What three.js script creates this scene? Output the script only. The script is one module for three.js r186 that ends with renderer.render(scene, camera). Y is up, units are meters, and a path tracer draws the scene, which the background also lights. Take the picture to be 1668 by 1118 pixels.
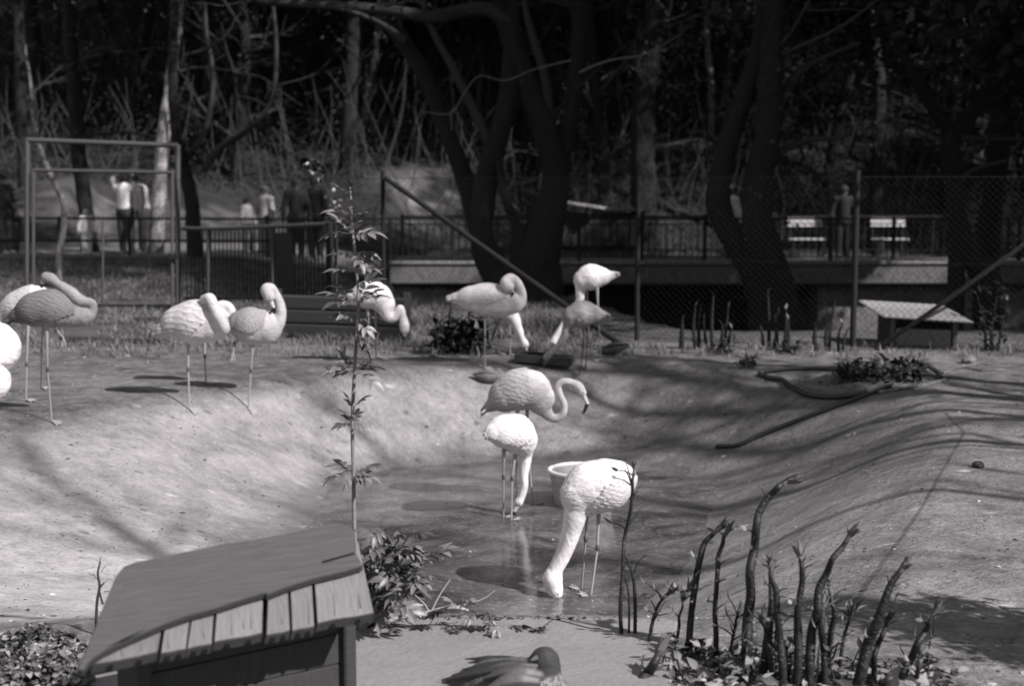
import * as THREE from 'three';
import { mergeGeometries } from 'three/addons/utils/BufferGeometryUtils.js';
import { ImprovedNoise } from 'three/addons/math/ImprovedNoise.js';

// ---------------------------------------------------------------- camera, sky, sun, exposure
const F = 2278, CX = 834, CY = 559, EYE = new THREE.Vector3(0, 1.77, 0), PITCH = Math.atan(254 / F);   // 1668 x 1118 photograph
const scene = new THREE.Scene();
const camera = new THREE.PerspectiveCamera(2 * Math.atan(559 / F) * 180 / Math.PI, 1024 / 687, 0.1, 400);
camera.position.copy(EYE); camera.rotation.x = -PITCH;
camera.focus = 6.9; camera.userData.fStop = 2.1;
const renderer = new THREE.WebGLRenderer();
renderer.toneMapping = THREE.LinearToneMapping; renderer.toneMappingExposure = 1.62;
renderer.shadowMap.enabled = true;
{
  const W = 256, H = 128, d = new Float32Array(W * H * 4);
  for (let j = 0; j < H; j++) for (let i = 0; i < W; i++) {
    const e = (j + 0.5) / H * 2 - 1, v = e > 0 ? 0.285 - 0.07 * Math.pow(e, 0.6) : 0.05, o = (j * W + i) * 4;
    d[o] = v * 0.99; d[o + 1] = v * 0.99; d[o + 2] = v * 1.02; d[o + 3] = 1;
  }
  const t = new THREE.DataTexture(d, W, H, THREE.RGBAFormat, THREE.FloatType);
  t.mapping = THREE.EquirectangularReflectionMapping; t.magFilter = THREE.LinearFilter; t.needsUpdate = true;
  scene.background = t; scene.environment = t;
}
const SUN = new THREE.Vector3(0.61, 0.656, 0.44).normalize();
const sun = new THREE.DirectionalLight(new THREE.Color(1, 0.975, 0.965), 4.2);
sun.name = 'sun_lamp'; sun.position.copy(SUN).multiplyScalar(60).add(new THREE.Vector3(0, 0, -15)); sun.target.position.set(0, 0, -15);
sun.castShadow = true; sun.shadow.mapSize.set(4096, 4096); sun.shadow.radius = 1.5;
Object.assign(sun.shadow.camera, { left: -45, right: 45, top: 45, bottom: -45, near: 1, far: 160 });
scene.add(sun, sun.target);

// ---------------------------------------------------------------- helpers
const V = (x, y, z) => new THREE.Vector3(x, y, z);
let seed = 7;
const rnd = () => { seed = (seed + 0x6d2b79f5) | 0; let t = Math.imul(seed ^ (seed >>> 15), 1 | seed); t = (t + Math.imul(t ^ (t >>> 7), 61 | t)) ^ t; return ((t ^ (t >>> 14)) >>> 0) / 4294967296; };
const rr = (a, b) => a + (b - a) * rnd();
const PN = new ImprovedNoise(), nz = (x, y, z = 0) => PN.noise(x + 311.7, y + 97.3, z + 41.1);
const fbm = (x, y, o = 4) => { let s = 0, a = 0.5; for (let i = 0; i < o; i++) { s += a * nz(x, y, i * 7.3); x *= 2.03; y *= 2.03; a *= 0.5; } return s; };
const clamp = THREE.MathUtils.clamp, lerp = THREE.MathUtils.lerp, sstep = (x, a, b) => { const t = clamp((x - a) / (b - a), 0, 1); return t * t * (3 - 2 * t); };
const names = {};
const numbered = (n) => { const k = names[n] = (names[n] ?? -1) + 1; return k ? n + '_' + String(k).padStart(3, '0') : n; };
function tag(o, label, category, group, kind) { if (label) o.userData.label = label; if (category) o.userData.category = category; if (group) o.userData.group = group; if (kind) o.userData.kind = kind; return o; }
function thing(name, label, category, pos, group) { const o = new THREE.Group(); o.name = numbered(name); o.position.copy(pos); scene.add(o); return tag(o, label, category, group); }
// a mesh given in world coordinates, hung under parent (a group without turn)
function part(name, geo, mat, parent, label, kind) {
  if (Array.isArray(geo)) geo = geo.length > 1 ? mergeGeometries(geo.map((g) => (g.index ? g.toNonIndexed() : g))) : geo[0];
  const m = new THREE.Mesh(geo, mat); m.castShadow = m.receiveShadow = true;
  if (!parent) { m.name = numbered(name); scene.add(m); } else {
    m.name = name; let p = V(0, 0, 0), q = parent; while (q) { p.add(q.position); q = q.parent; }
    m.position.copy(p.negate()); parent.add(m);
  }
  if (label) m.userData.label = label; if (kind) m.userData.kind = kind;
  return m;
}
function dirOf(px, py) {
  const x = (px - CX) / F, y = -(py - CY) / F, c = Math.cos(PITCH), s = Math.sin(PITCH);
  return V(x, y * c - s, -y * s - c);
}
const at = (px, py, d) => { const r = dirOf(px, py); return EYE.clone().addScaledVector(r, d / -r.z); };

// pond: crest and floor outlines (x, z)
const CREST = [[1.42, -5.5], [2.3, -7.5], [3.4, -10.1], [3.7, -12.2], [2.7, -13.6], [1.2, -14.4], [-0.5, -14.1], [-2.0, -13.0], [-3.9, -10.9], [-6, -9.6], [-6.5, -7], [-4.5, -5.2], [-2.4, -5.2], [-1.6, -5.6], [-0.6, -5.62]];
const FLOOR = [[-1.45, -11.8], [-1.0, -12.5], [-0.2, -12.7], [0.9, -12.6], [1.6, -11.9], [1.2, -9.7], [0.65, -8.3], [-0.1, -7.3], [-0.9, -7.5], [-1.3, -9.2]];
function polyDist(P, x, z) {   // signed: negative inside
  let d = 1e9, inside = false;
  for (let i = 0, j = P.length - 1; i < P.length; j = i++) {
    const [ax, az] = P[j], [bx, bz] = P[i], ex = bx - ax, ez = bz - az, t = clamp(((x - ax) * ex + (z - az) * ez) / (ex * ex + ez * ez), 0, 1);
    d = Math.min(d, (x - ax - ex * t) ** 2 + (z - az - ez * t) ** 2);
    if ((az > z) !== (bz > z) && x < (bx - ax) * (z - az) / (bz - az) + ax) inside = !inside;
  }
  return inside ? -Math.sqrt(d) : Math.sqrt(d);
}
function basinT(x, z) {
  if (z < -15 || z > -5 || x < -7 || x > 4.5) return 0;
  const c = -polyDist(CREST, x, z); if (c <= 0) return 0;
  const f = Math.max(0, polyDist(FLOOR, x, z));
  return c / (c + f);
}
const HILL0 = 37;
function H(x, z) {
  const t = basinT(x, z), d = -z;
  let y = -0.8 * lerp(t, t * t * (3 - 2 * t), 0.8);
  y += 0.025 * fbm(x * 0.9, z * 0.9, 3) * (1 - t) + 0.008 * nz(x * 4, z * 4);
  if (t > 0 && t < 1) y += 0.03 * Math.sin(t * Math.PI) * nz(x * 1.3, z * 1.3, 5);
  // left ground climbs to the footpath; right ground falls to the stream under the bridge
  const left = sstep(-x, 2.2, 6), bank = 23.3 - 0.6 * clamp(x + 1.3, -0.5, 2.5) - 4.6 * sstep(x, 1.1, 2.3);
  y += 0.35 * sstep(d, 20, 28) * left;
  y -= 1.75 * sstep(d, bank, bank + 2.6) * (1 - sstep(d, 35.2, HILL0)) * (1 - sstep(-x, 1.6, 3.3));
  y += 0.1 * sstep(d, 35, HILL0) * (1 - left);
  if (d > HILL0) y += (d - HILL0) * 0.44 * sstep(d, HILL0, HILL0 + 6) + 0.5 * fbm(x * 0.15, z * 0.15, 3) * sstep(d, HILL0, 44);
  // earth banks behind the path
  y += (1.35 + 0.5 * nz(x * 0.6, z * 0.6)) * Math.exp(-(((x + 2.6) / 2.6) ** 4) - ((d - 39.8) / 2.2) ** 2) + (1.3 + 0.9 * nz(x * 0.45, 3)) * Math.exp(-(((x + 11.5) / 6) ** 4) - ((d - 38.4) / 2.2) ** 2);
  return y;
}
function ground(px, py, lift = 0) {
  const r = dirOf(px, py), p = EYE.clone(); let s = 3, prev = 3;
  for (; s < 90; prev = s, s += 0.04) { p.copy(EYE).addScaledVector(r, s); if (p.y < H(p.x, p.z)) break; }
  let a = prev, b = s;
  for (let i = 0; i < 14; i++) { const m = (a + b) / 2; p.copy(EYE).addScaledVector(r, m); if (p.y < H(p.x, p.z)) b = m; else a = m; }
  p.copy(EYE).addScaledVector(r, b); p.y = H(p.x, p.z) + lift; return p;
}

// tapered tube through points
function tube(pts, radii, sides = 8, steps = 0, wobble = 0, capEnd = true) {
  steps = steps || (pts.length - 1) * 5;
  const curve = pts.length > 2 ? new THREE.CatmullRomCurve3(pts, false, 'centripetal') : new THREE.LineCurve3(pts[0], pts[1]);
  const rad = (t) => { if (typeof radii === 'number') return radii; const f = t * (radii.length - 1), i = Math.min(Math.floor(f), radii.length - 2); return lerp(radii[i], radii[i + 1], f - i); };
  const P = [], N = [], UV = [], I = []; let up = V(0.31, 0.12, 0.94), len = 0, last = null;
  const tn = V(), a = V(), b = V();
  for (let i = 0; i <= steps; i++) {
    const t = i / steps, c = curve.getPoint(t); tn.copy(curve.getTangent(t));
    if (last) len += last.distanceTo(c); last = c.clone();
    a.copy(up).addScaledVector(tn, -up.dot(tn)).normalize(); up.copy(a); b.crossVectors(tn, a);
    let r = Math.max(rad(t), 1e-4);
    for (let k = 0; k <= sides; k++) {
      const th = k / sides * Math.PI * 2, w = wobble ? 1 + wobble * nz(Math.cos(th) * 2 + c.x * 3, Math.sin(th) * 2 + c.y * 3, c.y * 2) : 1;
      const n = a.clone().multiplyScalar(Math.cos(th)).addScaledVector(b, Math.sin(th));
      P.push(c.x + n.x * r * w, c.y + n.y * r * w, c.z + n.z * r * w); N.push(n.x, n.y, n.z); UV.push(k / sides * Math.max(0.06, r * 6), len);
    }
  }
  const R = sides + 1;
  for (let i = 0; i < steps; i++) for (let k = 0; k < sides; k++) { const q = i * R + k; I.push(q, q + 1, q + R, q + 1, q + R + 1, q + R); }
  const cap = (i, flip) => { const c = P.length / 3, t = curve.getPoint(i ? 1 : 0), n = curve.getTangent(i ? 1 : 0).multiplyScalar(i ? 1 : -1); P.push(t.x, t.y, t.z); N.push(n.x, n.y, n.z); UV.push(0, 0); const o = i ? steps * R : 0; for (let k = 0; k < sides; k++) flip ? I.push(c, o + k, o + k + 1) : I.push(c, o + k + 1, o + k); };
  cap(0, false); if (capEnd) cap(1, true);
  const g = new THREE.BufferGeometry();
  g.setAttribute('position', new THREE.Float32BufferAttribute(P, 3)); g.setAttribute('normal', new THREE.Float32BufferAttribute(N, 3)); g.setAttribute('uv', new THREE.Float32BufferAttribute(UV, 2)); g.setIndex(I);
  return g;
}
// chamfered box between two points (length along a->b), width across, height up
function beam(a, b, w, h, up = V(0, 1, 0)) {
  const L = a.distanceTo(b), e = Math.min(w, h) * 0.14, s = new THREE.Shape();
  const x = w / 2, y = h / 2;
  s.moveTo(-x + e, -y); s.lineTo(x - e, -y); s.lineTo(x, -y + e); s.lineTo(x, y - e); s.lineTo(x - e, y); s.lineTo(-x + e, y); s.lineTo(-x, y - e); s.lineTo(-x, -y + e); s.closePath();
  const g = new THREE.ExtrudeGeometry(s, { depth: L, bevelEnabled: false }), z = b.clone().sub(a).normalize(), r = V().crossVectors(up, z).normalize(), u = V().crossVectors(z, r);
  return g.applyMatrix4(new THREE.Matrix4().makeBasis(r, u, z).setPosition(a));
}
// slab from a flat outline (Vector3 list) thickened along -n
function slab(pts, n, th, bev = 0, along) {
  const o = pts[0], u = (along ?? pts[1].clone().sub(o)).clone().normalize(), v = V().crossVectors(n, u), s = new THREE.Shape();
  pts.forEach((p, i) => { const q = p.clone().sub(o); i ? s.lineTo(q.dot(u), q.dot(v)) : s.moveTo(q.dot(u), q.dot(v)); }); s.closePath();
  const g = new THREE.ExtrudeGeometry(s, bev ? { depth: th - 2 * bev, bevelEnabled: true, bevelSize: bev, bevelThickness: bev, bevelSegments: 1, bevelOffset: -bev } : { depth: th, bevelEnabled: false });
  return g.applyMatrix4(new THREE.Matrix4().makeBasis(u, v, n.clone()).setPosition(o.clone().addScaledVector(n, -th + bev)));
}
// surface nets of a signed distance f over a box
function nets(f, lo, hi, cell) {
  const n = [0, 1, 2].map((c) => Math.ceil((hi.getComponent(c) - lo.getComponent(c)) / cell) + 2), [nx, ny, nz_] = n, val = new Float32Array(nx * ny * nz_), B = 6, diag = B * cell * 0.9;
  for (let k0 = 0; k0 < nz_; k0 += B) for (let j0 = 0; j0 < ny; j0 += B) for (let i0 = 0; i0 < nx; i0 += B) {
    const c = f(lo.x + (i0 + B / 2) * cell, lo.y + (j0 + B / 2) * cell, lo.z + (k0 + B / 2) * cell), far = Math.abs(c) > diag * 1.35 + 0.03;
    for (let k = k0; k < Math.min(k0 + B, nz_); k++) for (let j = j0; j < Math.min(j0 + B, ny); j++) for (let i = i0; i < Math.min(i0 + B, nx); i++) val[(k * ny + j) * nx + i] = far ? c : f(lo.x + i * cell, lo.y + j * cell, lo.z + k * cell);
  }
  const id = new Int32Array(nx * ny * nz_).fill(-1), P = [], I = [], at_ = (i, j, k) => (k * ny + j) * nx + i;
  const E = [[0, 1], [2, 3], [4, 5], [6, 7], [0, 2], [1, 3], [4, 6], [5, 7], [0, 4], [1, 5], [2, 6], [3, 7]], g = new Float32Array(8);
  for (let k = 0; k < nz_ - 1; k++) for (let j = 0; j < ny - 1; j++) for (let i = 0; i < nx - 1; i++) {
    let m = 0; for (let c = 0; c < 8; c++) { g[c] = val[at_(i + (c & 1), j + ((c >> 1) & 1), k + (c >> 2))]; if (g[c] < 0) m |= 1 << c; }
    if (m === 0 || m === 255) continue;
    let x = 0, y = 0, z = 0, q = 0;
    for (const [a, b] of E) if ((g[a] < 0) !== (g[b] < 0)) { const t = g[a] / (g[a] - g[b]); x += (a & 1) + t * ((b & 1) - (a & 1)); y += ((a >> 1) & 1) + t * (((b >> 1) & 1) - ((a >> 1) & 1)); z += (a >> 2) + t * ((b >> 2) - (a >> 2)); q++; }
    id[at_(i, j, k)] = P.length / 3; P.push(lo.x + (i + x / q) * cell, lo.y + (j + y / q) * cell, lo.z + (k + z / q) * cell);
  }
  const quad = (a, b, c, d, flip) => { if (a < 0 || b < 0 || c < 0 || d < 0) return; flip ? I.push(a, c, b, a, d, c) : I.push(a, b, c, a, c, d); };
  for (let k = 1; k < nz_ - 1; k++) for (let j = 1; j < ny - 1; j++) for (let i = 1; i < nx - 1; i++) {
    const s = val[at_(i, j, k)] < 0;
    if (s !== val[at_(i + 1, j, k)] < 0) quad(id[at_(i, j - 1, k - 1)], id[at_(i, j, k - 1)], id[at_(i, j, k)], id[at_(i, j - 1, k)], !s);
    if (s !== val[at_(i, j + 1, k)] < 0) quad(id[at_(i - 1, j, k - 1)], id[at_(i - 1, j, k)], id[at_(i, j, k)], id[at_(i, j, k - 1)], !s);
    if (s !== val[at_(i, j, k + 1)] < 0) quad(id[at_(i - 1, j - 1, k)], id[at_(i, j - 1, k)], id[at_(i, j, k)], id[at_(i - 1, j, k)], !s);
  }
  const geo = new THREE.BufferGeometry(); geo.setAttribute('position', new THREE.Float32BufferAttribute(P, 3)); geo.setIndex(I); geo.computeVertexNormals();
  return geo;
}
// chain of spheres: nodes [Vector3, r] -> sampled capsules
function chain(nodes, per = 5) {
  const c = new THREE.CatmullRomCurve3(nodes.map((n) => n[0]), false, 'centripetal'), N = (nodes.length - 1) * per, out = [];
  if (nodes.length === 1) return { s: [nodes[0], nodes[0]] };
  for (let i = 0; i <= N; i++) { const t = i / N, f = t * (nodes.length - 1), k = Math.min(Math.floor(f), nodes.length - 2), u = f - k, w = u * u * (3 - 2 * u); out.push([c.getPoint(t), lerp(nodes[k][1], nodes[k + 1][1], lerp(u, w, 0.5))]); }
  return { s: out };
}
function chainDist(ch, x, y, z, sq = 1, zc = 0) {
  const S = ch.s; let best = 1e9; const zz = zc + (z - zc) * sq;
  for (let i = 0; i < S.length - 1; i++) {
    const a = S[i][0], b = S[i + 1][0], az = zc + (a.z - zc) * sq, bz = zc + (b.z - zc) * sq, ex = b.x - a.x, ey = b.y - a.y, ez = bz - az, L = ex * ex + ey * ey + ez * ez + 1e-12;
    const t = clamp(((x - a.x) * ex + (y - a.y) * ey + (zz - az) * ez) / L, 0, 1), dx = x - a.x - ex * t, dy = y - a.y - ey * t, dz = zz - az - ez * t;
    const d = Math.sqrt(dx * dx + dy * dy + dz * dz) - lerp(S[i][1], S[i + 1][1], t); if (d < best) best = d;
  }
  return best;
}
const smin = (a, b, k) => { const h = Math.max(k - Math.abs(a - b), 0) / k; return Math.min(a, b) - h * h * k * 0.25; };
function boxOf(chains, pad) { const b = new THREE.Box3(); for (const c of chains) for (const [p, r] of c.s) { b.expandByPoint(p.clone().addScalar(r)); b.expandByPoint(p.clone().addScalar(-r)); } return b.expandByScalar(pad); }

// ---------------------------------------------------------------- textures and materials
function dataTex(w, h, fn, srgb = false, repeat = true) {
  const d = new Uint8Array(w * h * 4);
  for (let j = 0; j < h; j++) for (let i = 0; i < w; i++) { let v = fn(i / w, j / h, i, j); if (typeof v === 'number') v = [v, v, v]; for (let c = 0; c < 3; c++) d[(j * w + i) * 4 + c] = clamp(v[c], 0, 1) * 255; d[(j * w + i) * 4 + 3] = 255; }
  const t = new THREE.DataTexture(d, w, h); t.magFilter = THREE.LinearFilter; t.minFilter = THREE.LinearMipmapLinearFilter; t.generateMipmaps = true;
  if (repeat) t.wrapS = t.wrapT = THREE.RepeatWrapping; if (srgb) t.colorSpace = THREE.SRGBColorSpace; t.needsUpdate = true; return t;
}
// tileable fbm
const tn = (u, v, f, s = 0) => { const a = u * 2 * Math.PI, b = v * 2 * Math.PI, q = f / (2 * Math.PI); return PN.noise(Math.cos(a) * q + s, Math.sin(a) * q + Math.cos(b) * q * 1.3 + 9.1, Math.sin(b) * q * 1.3 + s * 0.7); };
const tfbm = (u, v, f, s = 0) => tn(u, v, f, s) * 0.55 + tn(u, v, f * 2.1, s + 5) * 0.3 + tn(u, v, f * 4.3, s + 11) * 0.2 + tn(u, v, f * 9, s + 17) * 0.12;
const grainTex = dataTex(512, 512, (u, v, i, j) => 0.5 + 0.45 * tfbm(u, v, 22, 3) + 0.18 * (rnd() - 0.5));
const barkTex = dataTex(256, 512, (u, v) => { const w = tfbm(u, v, 5, 8) * 0.3, r = Math.abs(tn(u + w, v * 0.35, 14, 2)) * 1.8 + Math.abs(tn(u + w, v, 24, 6)) * 0.6; return clamp(0.15 + r, 0, 1); });
const woodTex = dataTex(512, 512, (u, v) => { const w = 0.02 * tn(u, v, 5, 4), s = tn(u * 0.08, v + w, 90, 1) * 0.5 + tn(u * 0.14, v + w, 200, 3) * 0.35 + tn(u, v, 20, 9) * 0.12; return 0.76 + 0.36 * s + 0.06 * (rnd() - 0.5); });
const featherTex = dataTex(256, 256, (u, v) => clamp(0.5 + 0.3 * tn(u * 0.25, v, 70, 2) + 0.3 * tn(u * 0.5, v, 30, 9) + 0.25 * tn(u, v, 24, 7), 0, 1));
const T = [1, 0.955, 0.975];                                        // the print's faint tone
const grey = (v) => new THREE.Color().setRGB(v * T[0], v * T[1], v * T[2]);
const rep = (t, x, y) => { const c = t.clone(); c.repeat.set(x, y); c.needsUpdate = true; return c; };
const mat = (v, o = {}) => new THREE.MeshStandardMaterial({ color: grey(v), roughness: 0.85, side: THREE.DoubleSide, ...o });
const barkMap = rep(barkTex, 3, 0.8);
const M = {
  bark: mat(0.05, { bumpMap: barkMap, bumpScale: 0.02, map: rep(barkTex, 3, 0.8) }),
  barkDark: mat(0.012, { bumpMap: barkMap, bumpScale: 0.02 }),
  barkPale: mat(0.5, { map: rep(barkTex, 1.2, 0.5), bumpMap: barkMap, bumpScale: 0.006 }),
  barkMid: mat(0.2, { map: barkMap, bumpMap: barkMap, bumpScale: 0.01 }),
  twig: mat(0.03), twigPale: mat(0.16),
  iron: mat(0.008, { roughness: 0.9 }), ironPale: mat(0.075, { roughness: 0.6, metalness: 0.2, bumpMap: rep(grainTex, 4, 4), bumpScale: 0.002 }),
  wire: mat(0.012, { roughness: 0.6, metalness: 0.3 }),
  concrete: mat(0.26, { map: rep(grainTex, 0.7, 0.7), bumpMap: rep(grainTex, 1.5, 1.5), bumpScale: 0.006 }),
  plank: mat(0.21, { map: rep(woodTex, 1.2, 1.2), bumpMap: rep(woodTex, 1.2, 1.2), bumpScale: 0.003 }),
  plankEnd: mat(0.06, { map: rep(grainTex, 6, 6), bumpMap: rep(grainTex, 6, 6), bumpScale: 0.004 }),
  plankDark: mat(0.085, { map: rep(woodTex, 0.9, 0.9), bumpMap: rep(woodTex, 0.9, 0.9), bumpScale: 0.003 }),
  wallWood: mat(0.042, { map: rep(woodTex, 1, 1), bumpMap: rep(woodTex, 1, 1), bumpScale: 0.003 }),
  darkWood: mat(0.03, { bumpMap: rep(woodTex, 1, 1), bumpScale: 0.004 }),
  nail: mat(0.02, { roughness: 0.5, metalness: 0.6 }),
  beak: mat(0.45, { roughness: 0.5 }), beakTip: mat(0.012, { roughness: 0.35 }), leg: mat(0.3, { roughness: 0.6 }), legDark: mat(0.07, { roughness: 0.6 }), eye: mat(0.02, { roughness: 0.15 }),
};

// ---------------------------------------------------------------- ground
function albedo(x, z) {
  const d = -z, t = basinT(x, z), n1 = fbm(x * 0.55, z * 0.55, 4), n2 = fbm(x * 3.1 + 9, z * 3.1, 4), n3 = fbm(x * 14, z * 14, 2);
  const n5 = fbm(x * 38, z * 30, 2), n6 = fbm((x + z * 0.4) * 3.2, (z - x * 0.4) * 20, 3);
  const n4 = fbm(x * 7.5 + 3, z * 7.5, 3), sc = fbm((x - z * 0.55) * 2.2, (z + x * 0.55) * 9, 3);
  const soil = 0.125 + 0.06 * n1 + 0.11 * n2 + 0.1 * n4 + 0.07 * n3 + 0.1 * n5;
  let conc = 0.285 + 0.06 * sstep(-x, 0.5, 2.5) + 0.07 * n1 + 0.15 * fbm(x * 1.7 + z * 0.6, z * 1.7, 4) + 0.13 * n4 + 0.08 * n3 + 0.07 * sc + 0.13 * n5 + 0.05 * n6;
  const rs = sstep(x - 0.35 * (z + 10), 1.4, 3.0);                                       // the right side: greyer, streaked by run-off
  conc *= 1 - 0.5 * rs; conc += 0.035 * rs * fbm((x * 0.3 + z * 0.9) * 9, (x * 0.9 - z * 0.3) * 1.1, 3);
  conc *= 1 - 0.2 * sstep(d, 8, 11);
  const rim = t > 0 ? sstep(t, 0.02, 0.3 + 0.25 * n2) : 0;
  let a = lerp(soil, conc, rim);
  a = lerp(a, 0.1 + 0.07 * n2 + 0.05 * n4, sstep(t + 0.14 * n2, 0.68, 0.95) * 0.85);        // wet mud towards the water
  // droppings and pale scuffs
  const w = nz(x * 5.2 + 60, z * 8.1), w2 = nz(x * 19, z * 27 + 30);
  if (w > 0.52) a += (w - 0.52) * 0.9; if (w2 > 0.56) a += 0.35 * (w2 - 0.5);
  const k = nz(x * 9.3 - 40, z * 12.2 + 7); if (k > 0.6) a *= 0.6;
  // open worn earth on the right rim, beyond the fence rough grass
  if (x > 1.2 && t < 0.12) a += 0.045 * sstep(x, 1.2, 2.2) * sstep(-d, -12.5, -9);
  const rough = sstep(d, 15.2, 17.5); a = lerp(a, 0.06 + 0.06 * n2 + 0.05 * n4, rough * 0.9);
  const seam = Math.abs(t - 0.045); if (x > 1.2 && d < 11 && seam < 0.006) a *= 0.55;    // the joint along the rim
  return Math.max(a, 0.02);
}
function sheet(x0, x1, z0, z1, cell, texN, name, mtl) {
  const nx = Math.round((x1 - x0) / cell), nzz = Math.round((z1 - z0) / cell), P = [], UV = [], UV1 = [], I = [];
  for (let j = 0; j <= nzz; j++) for (let i = 0; i <= nx; i++) {
    const x = lerp(x0, x1, i / nx), z = lerp(z0, z1, j / nzz); P.push(x, H(x, z), z); UV.push(i / nx, j / nzz); UV1.push(x, z);
  }
  for (let j = 0; j < nzz; j++) for (let i = 0; i < nx; i++) { const q = j * (nx + 1) + i, r = q + nx + 1; I.push(q, r, q + 1, q + 1, r, r + 1); }
  const g = new THREE.BufferGeometry(); g.setAttribute('position', new THREE.Float32BufferAttribute(P, 3)); g.setAttribute('uv', new THREE.Float32BufferAttribute(UV, 2)); g.setAttribute('uv1', new THREE.Float32BufferAttribute(UV1, 2)); g.setIndex(I); g.computeVertexNormals();
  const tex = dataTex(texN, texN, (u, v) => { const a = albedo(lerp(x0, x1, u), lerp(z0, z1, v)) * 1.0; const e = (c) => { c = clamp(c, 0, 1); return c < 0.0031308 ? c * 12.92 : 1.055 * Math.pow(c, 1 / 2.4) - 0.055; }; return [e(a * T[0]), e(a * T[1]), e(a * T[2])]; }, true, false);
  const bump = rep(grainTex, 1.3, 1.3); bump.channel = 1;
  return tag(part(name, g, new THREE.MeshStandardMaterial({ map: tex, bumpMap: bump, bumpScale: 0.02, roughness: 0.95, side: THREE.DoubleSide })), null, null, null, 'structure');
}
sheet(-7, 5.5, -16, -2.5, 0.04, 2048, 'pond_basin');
{
  // the wider ground: one sheet with a hole where the basin sheet lies, out over the wooded hill
  const X = [], Z = []; for (let x = -60; x <= 60;) { X.push(x); x += Math.abs(x + 0.75) > 12 ? 1 : 0.25; } for (let z = 6; z >= -95;) { Z.push(z); z -= z < -46 ? 1 : 0.25; }
  const P = [], C = [], UV = [], I = [];
  for (const z of Z) for (const x of X) {
    P.push(x, H(x, z), z); UV.push(x, z);
    const d = -z, n = fbm(x * 0.5, z * 0.5, 4), n2 = fbm(x * 2.3, z * 2.3, 3); let a;
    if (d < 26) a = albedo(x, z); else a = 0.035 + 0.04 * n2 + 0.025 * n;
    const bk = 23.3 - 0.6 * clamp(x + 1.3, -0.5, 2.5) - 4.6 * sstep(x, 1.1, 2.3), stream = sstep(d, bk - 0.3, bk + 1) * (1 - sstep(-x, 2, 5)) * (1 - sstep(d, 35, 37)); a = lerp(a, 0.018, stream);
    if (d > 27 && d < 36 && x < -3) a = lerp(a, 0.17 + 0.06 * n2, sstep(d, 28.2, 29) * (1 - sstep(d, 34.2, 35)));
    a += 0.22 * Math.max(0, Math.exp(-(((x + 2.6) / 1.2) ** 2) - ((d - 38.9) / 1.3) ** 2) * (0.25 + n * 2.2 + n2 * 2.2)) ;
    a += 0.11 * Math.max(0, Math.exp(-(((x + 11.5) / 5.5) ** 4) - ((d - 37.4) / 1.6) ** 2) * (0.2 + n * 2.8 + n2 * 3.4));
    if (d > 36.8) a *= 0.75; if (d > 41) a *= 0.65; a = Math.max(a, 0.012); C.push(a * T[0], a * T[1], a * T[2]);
  }
  const w = X.length;
  for (let j = 0; j < Z.length - 1; j++) for (let i = 0; i < w - 1; i++) {
    if (X[i] >= -7 && X[i + 1] <= 5.5 && Z[j] <= -2.5 && Z[j + 1] >= -16) continue;
    const q = j * w + i, r = q + w; I.push(q, q + 1, r, q + 1, r + 1, r);
  }
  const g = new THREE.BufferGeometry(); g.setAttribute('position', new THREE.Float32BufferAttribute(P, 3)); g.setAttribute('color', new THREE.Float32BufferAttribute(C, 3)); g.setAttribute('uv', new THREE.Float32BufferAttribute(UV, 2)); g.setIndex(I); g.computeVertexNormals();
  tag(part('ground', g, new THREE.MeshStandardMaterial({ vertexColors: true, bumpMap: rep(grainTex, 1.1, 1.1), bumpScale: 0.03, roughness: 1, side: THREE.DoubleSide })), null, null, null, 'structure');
}
// water: a shallow murky film over the basin floor
{
  const WL = -0.775, P = [], I = [], UV = [], x0 = -2.6, z0 = -13.4, c = 0.05, nx = 108, nn = 150;
  for (let j = 0; j <= nn; j++) for (let i = 0; i <= nx; i++) { P.push(x0 + i * c, WL, z0 + j * c); UV.push(i * c, j * c); }
  for (let j = 0; j < nn; j++) for (let i = 0; i < nx; i++) {
    const x = x0 + (i + 0.5) * c, z = z0 + (j + 0.5) * c; if (H(x, z) > WL + 0.05) continue;
    const q = j * (nx + 1) + i, r = q + nx + 1; I.push(q, r, q + 1, q + 1, r, r + 1);
  }
  const g = new THREE.BufferGeometry(); g.setAttribute('position', new THREE.Float32BufferAttribute(P, 3)); g.setAttribute('uv', new THREE.Float32BufferAttribute(UV, 2)); g.setIndex(I); g.computeVertexNormals();
  const murk = dataTex(512, 512, (u, v) => { const s = tfbm(u, v, 8, 4), f = tn(u, v, 60, 2); return 0.3 + 0.35 * s + (f > 0.36 ? 0.25 : 0); }, false);
  tag(part('pond_water', g, new THREE.MeshPhysicalMaterial({ color: grey(0.3), map: rep(murk, 0.5, 0.5), roughness: 0.07, ior: 1.33, bumpMap: rep(grainTex, 0.6, 0.6), bumpScale: 0.0012, side: THREE.DoubleSide })), null, null, null, 'structure');
}
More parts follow.
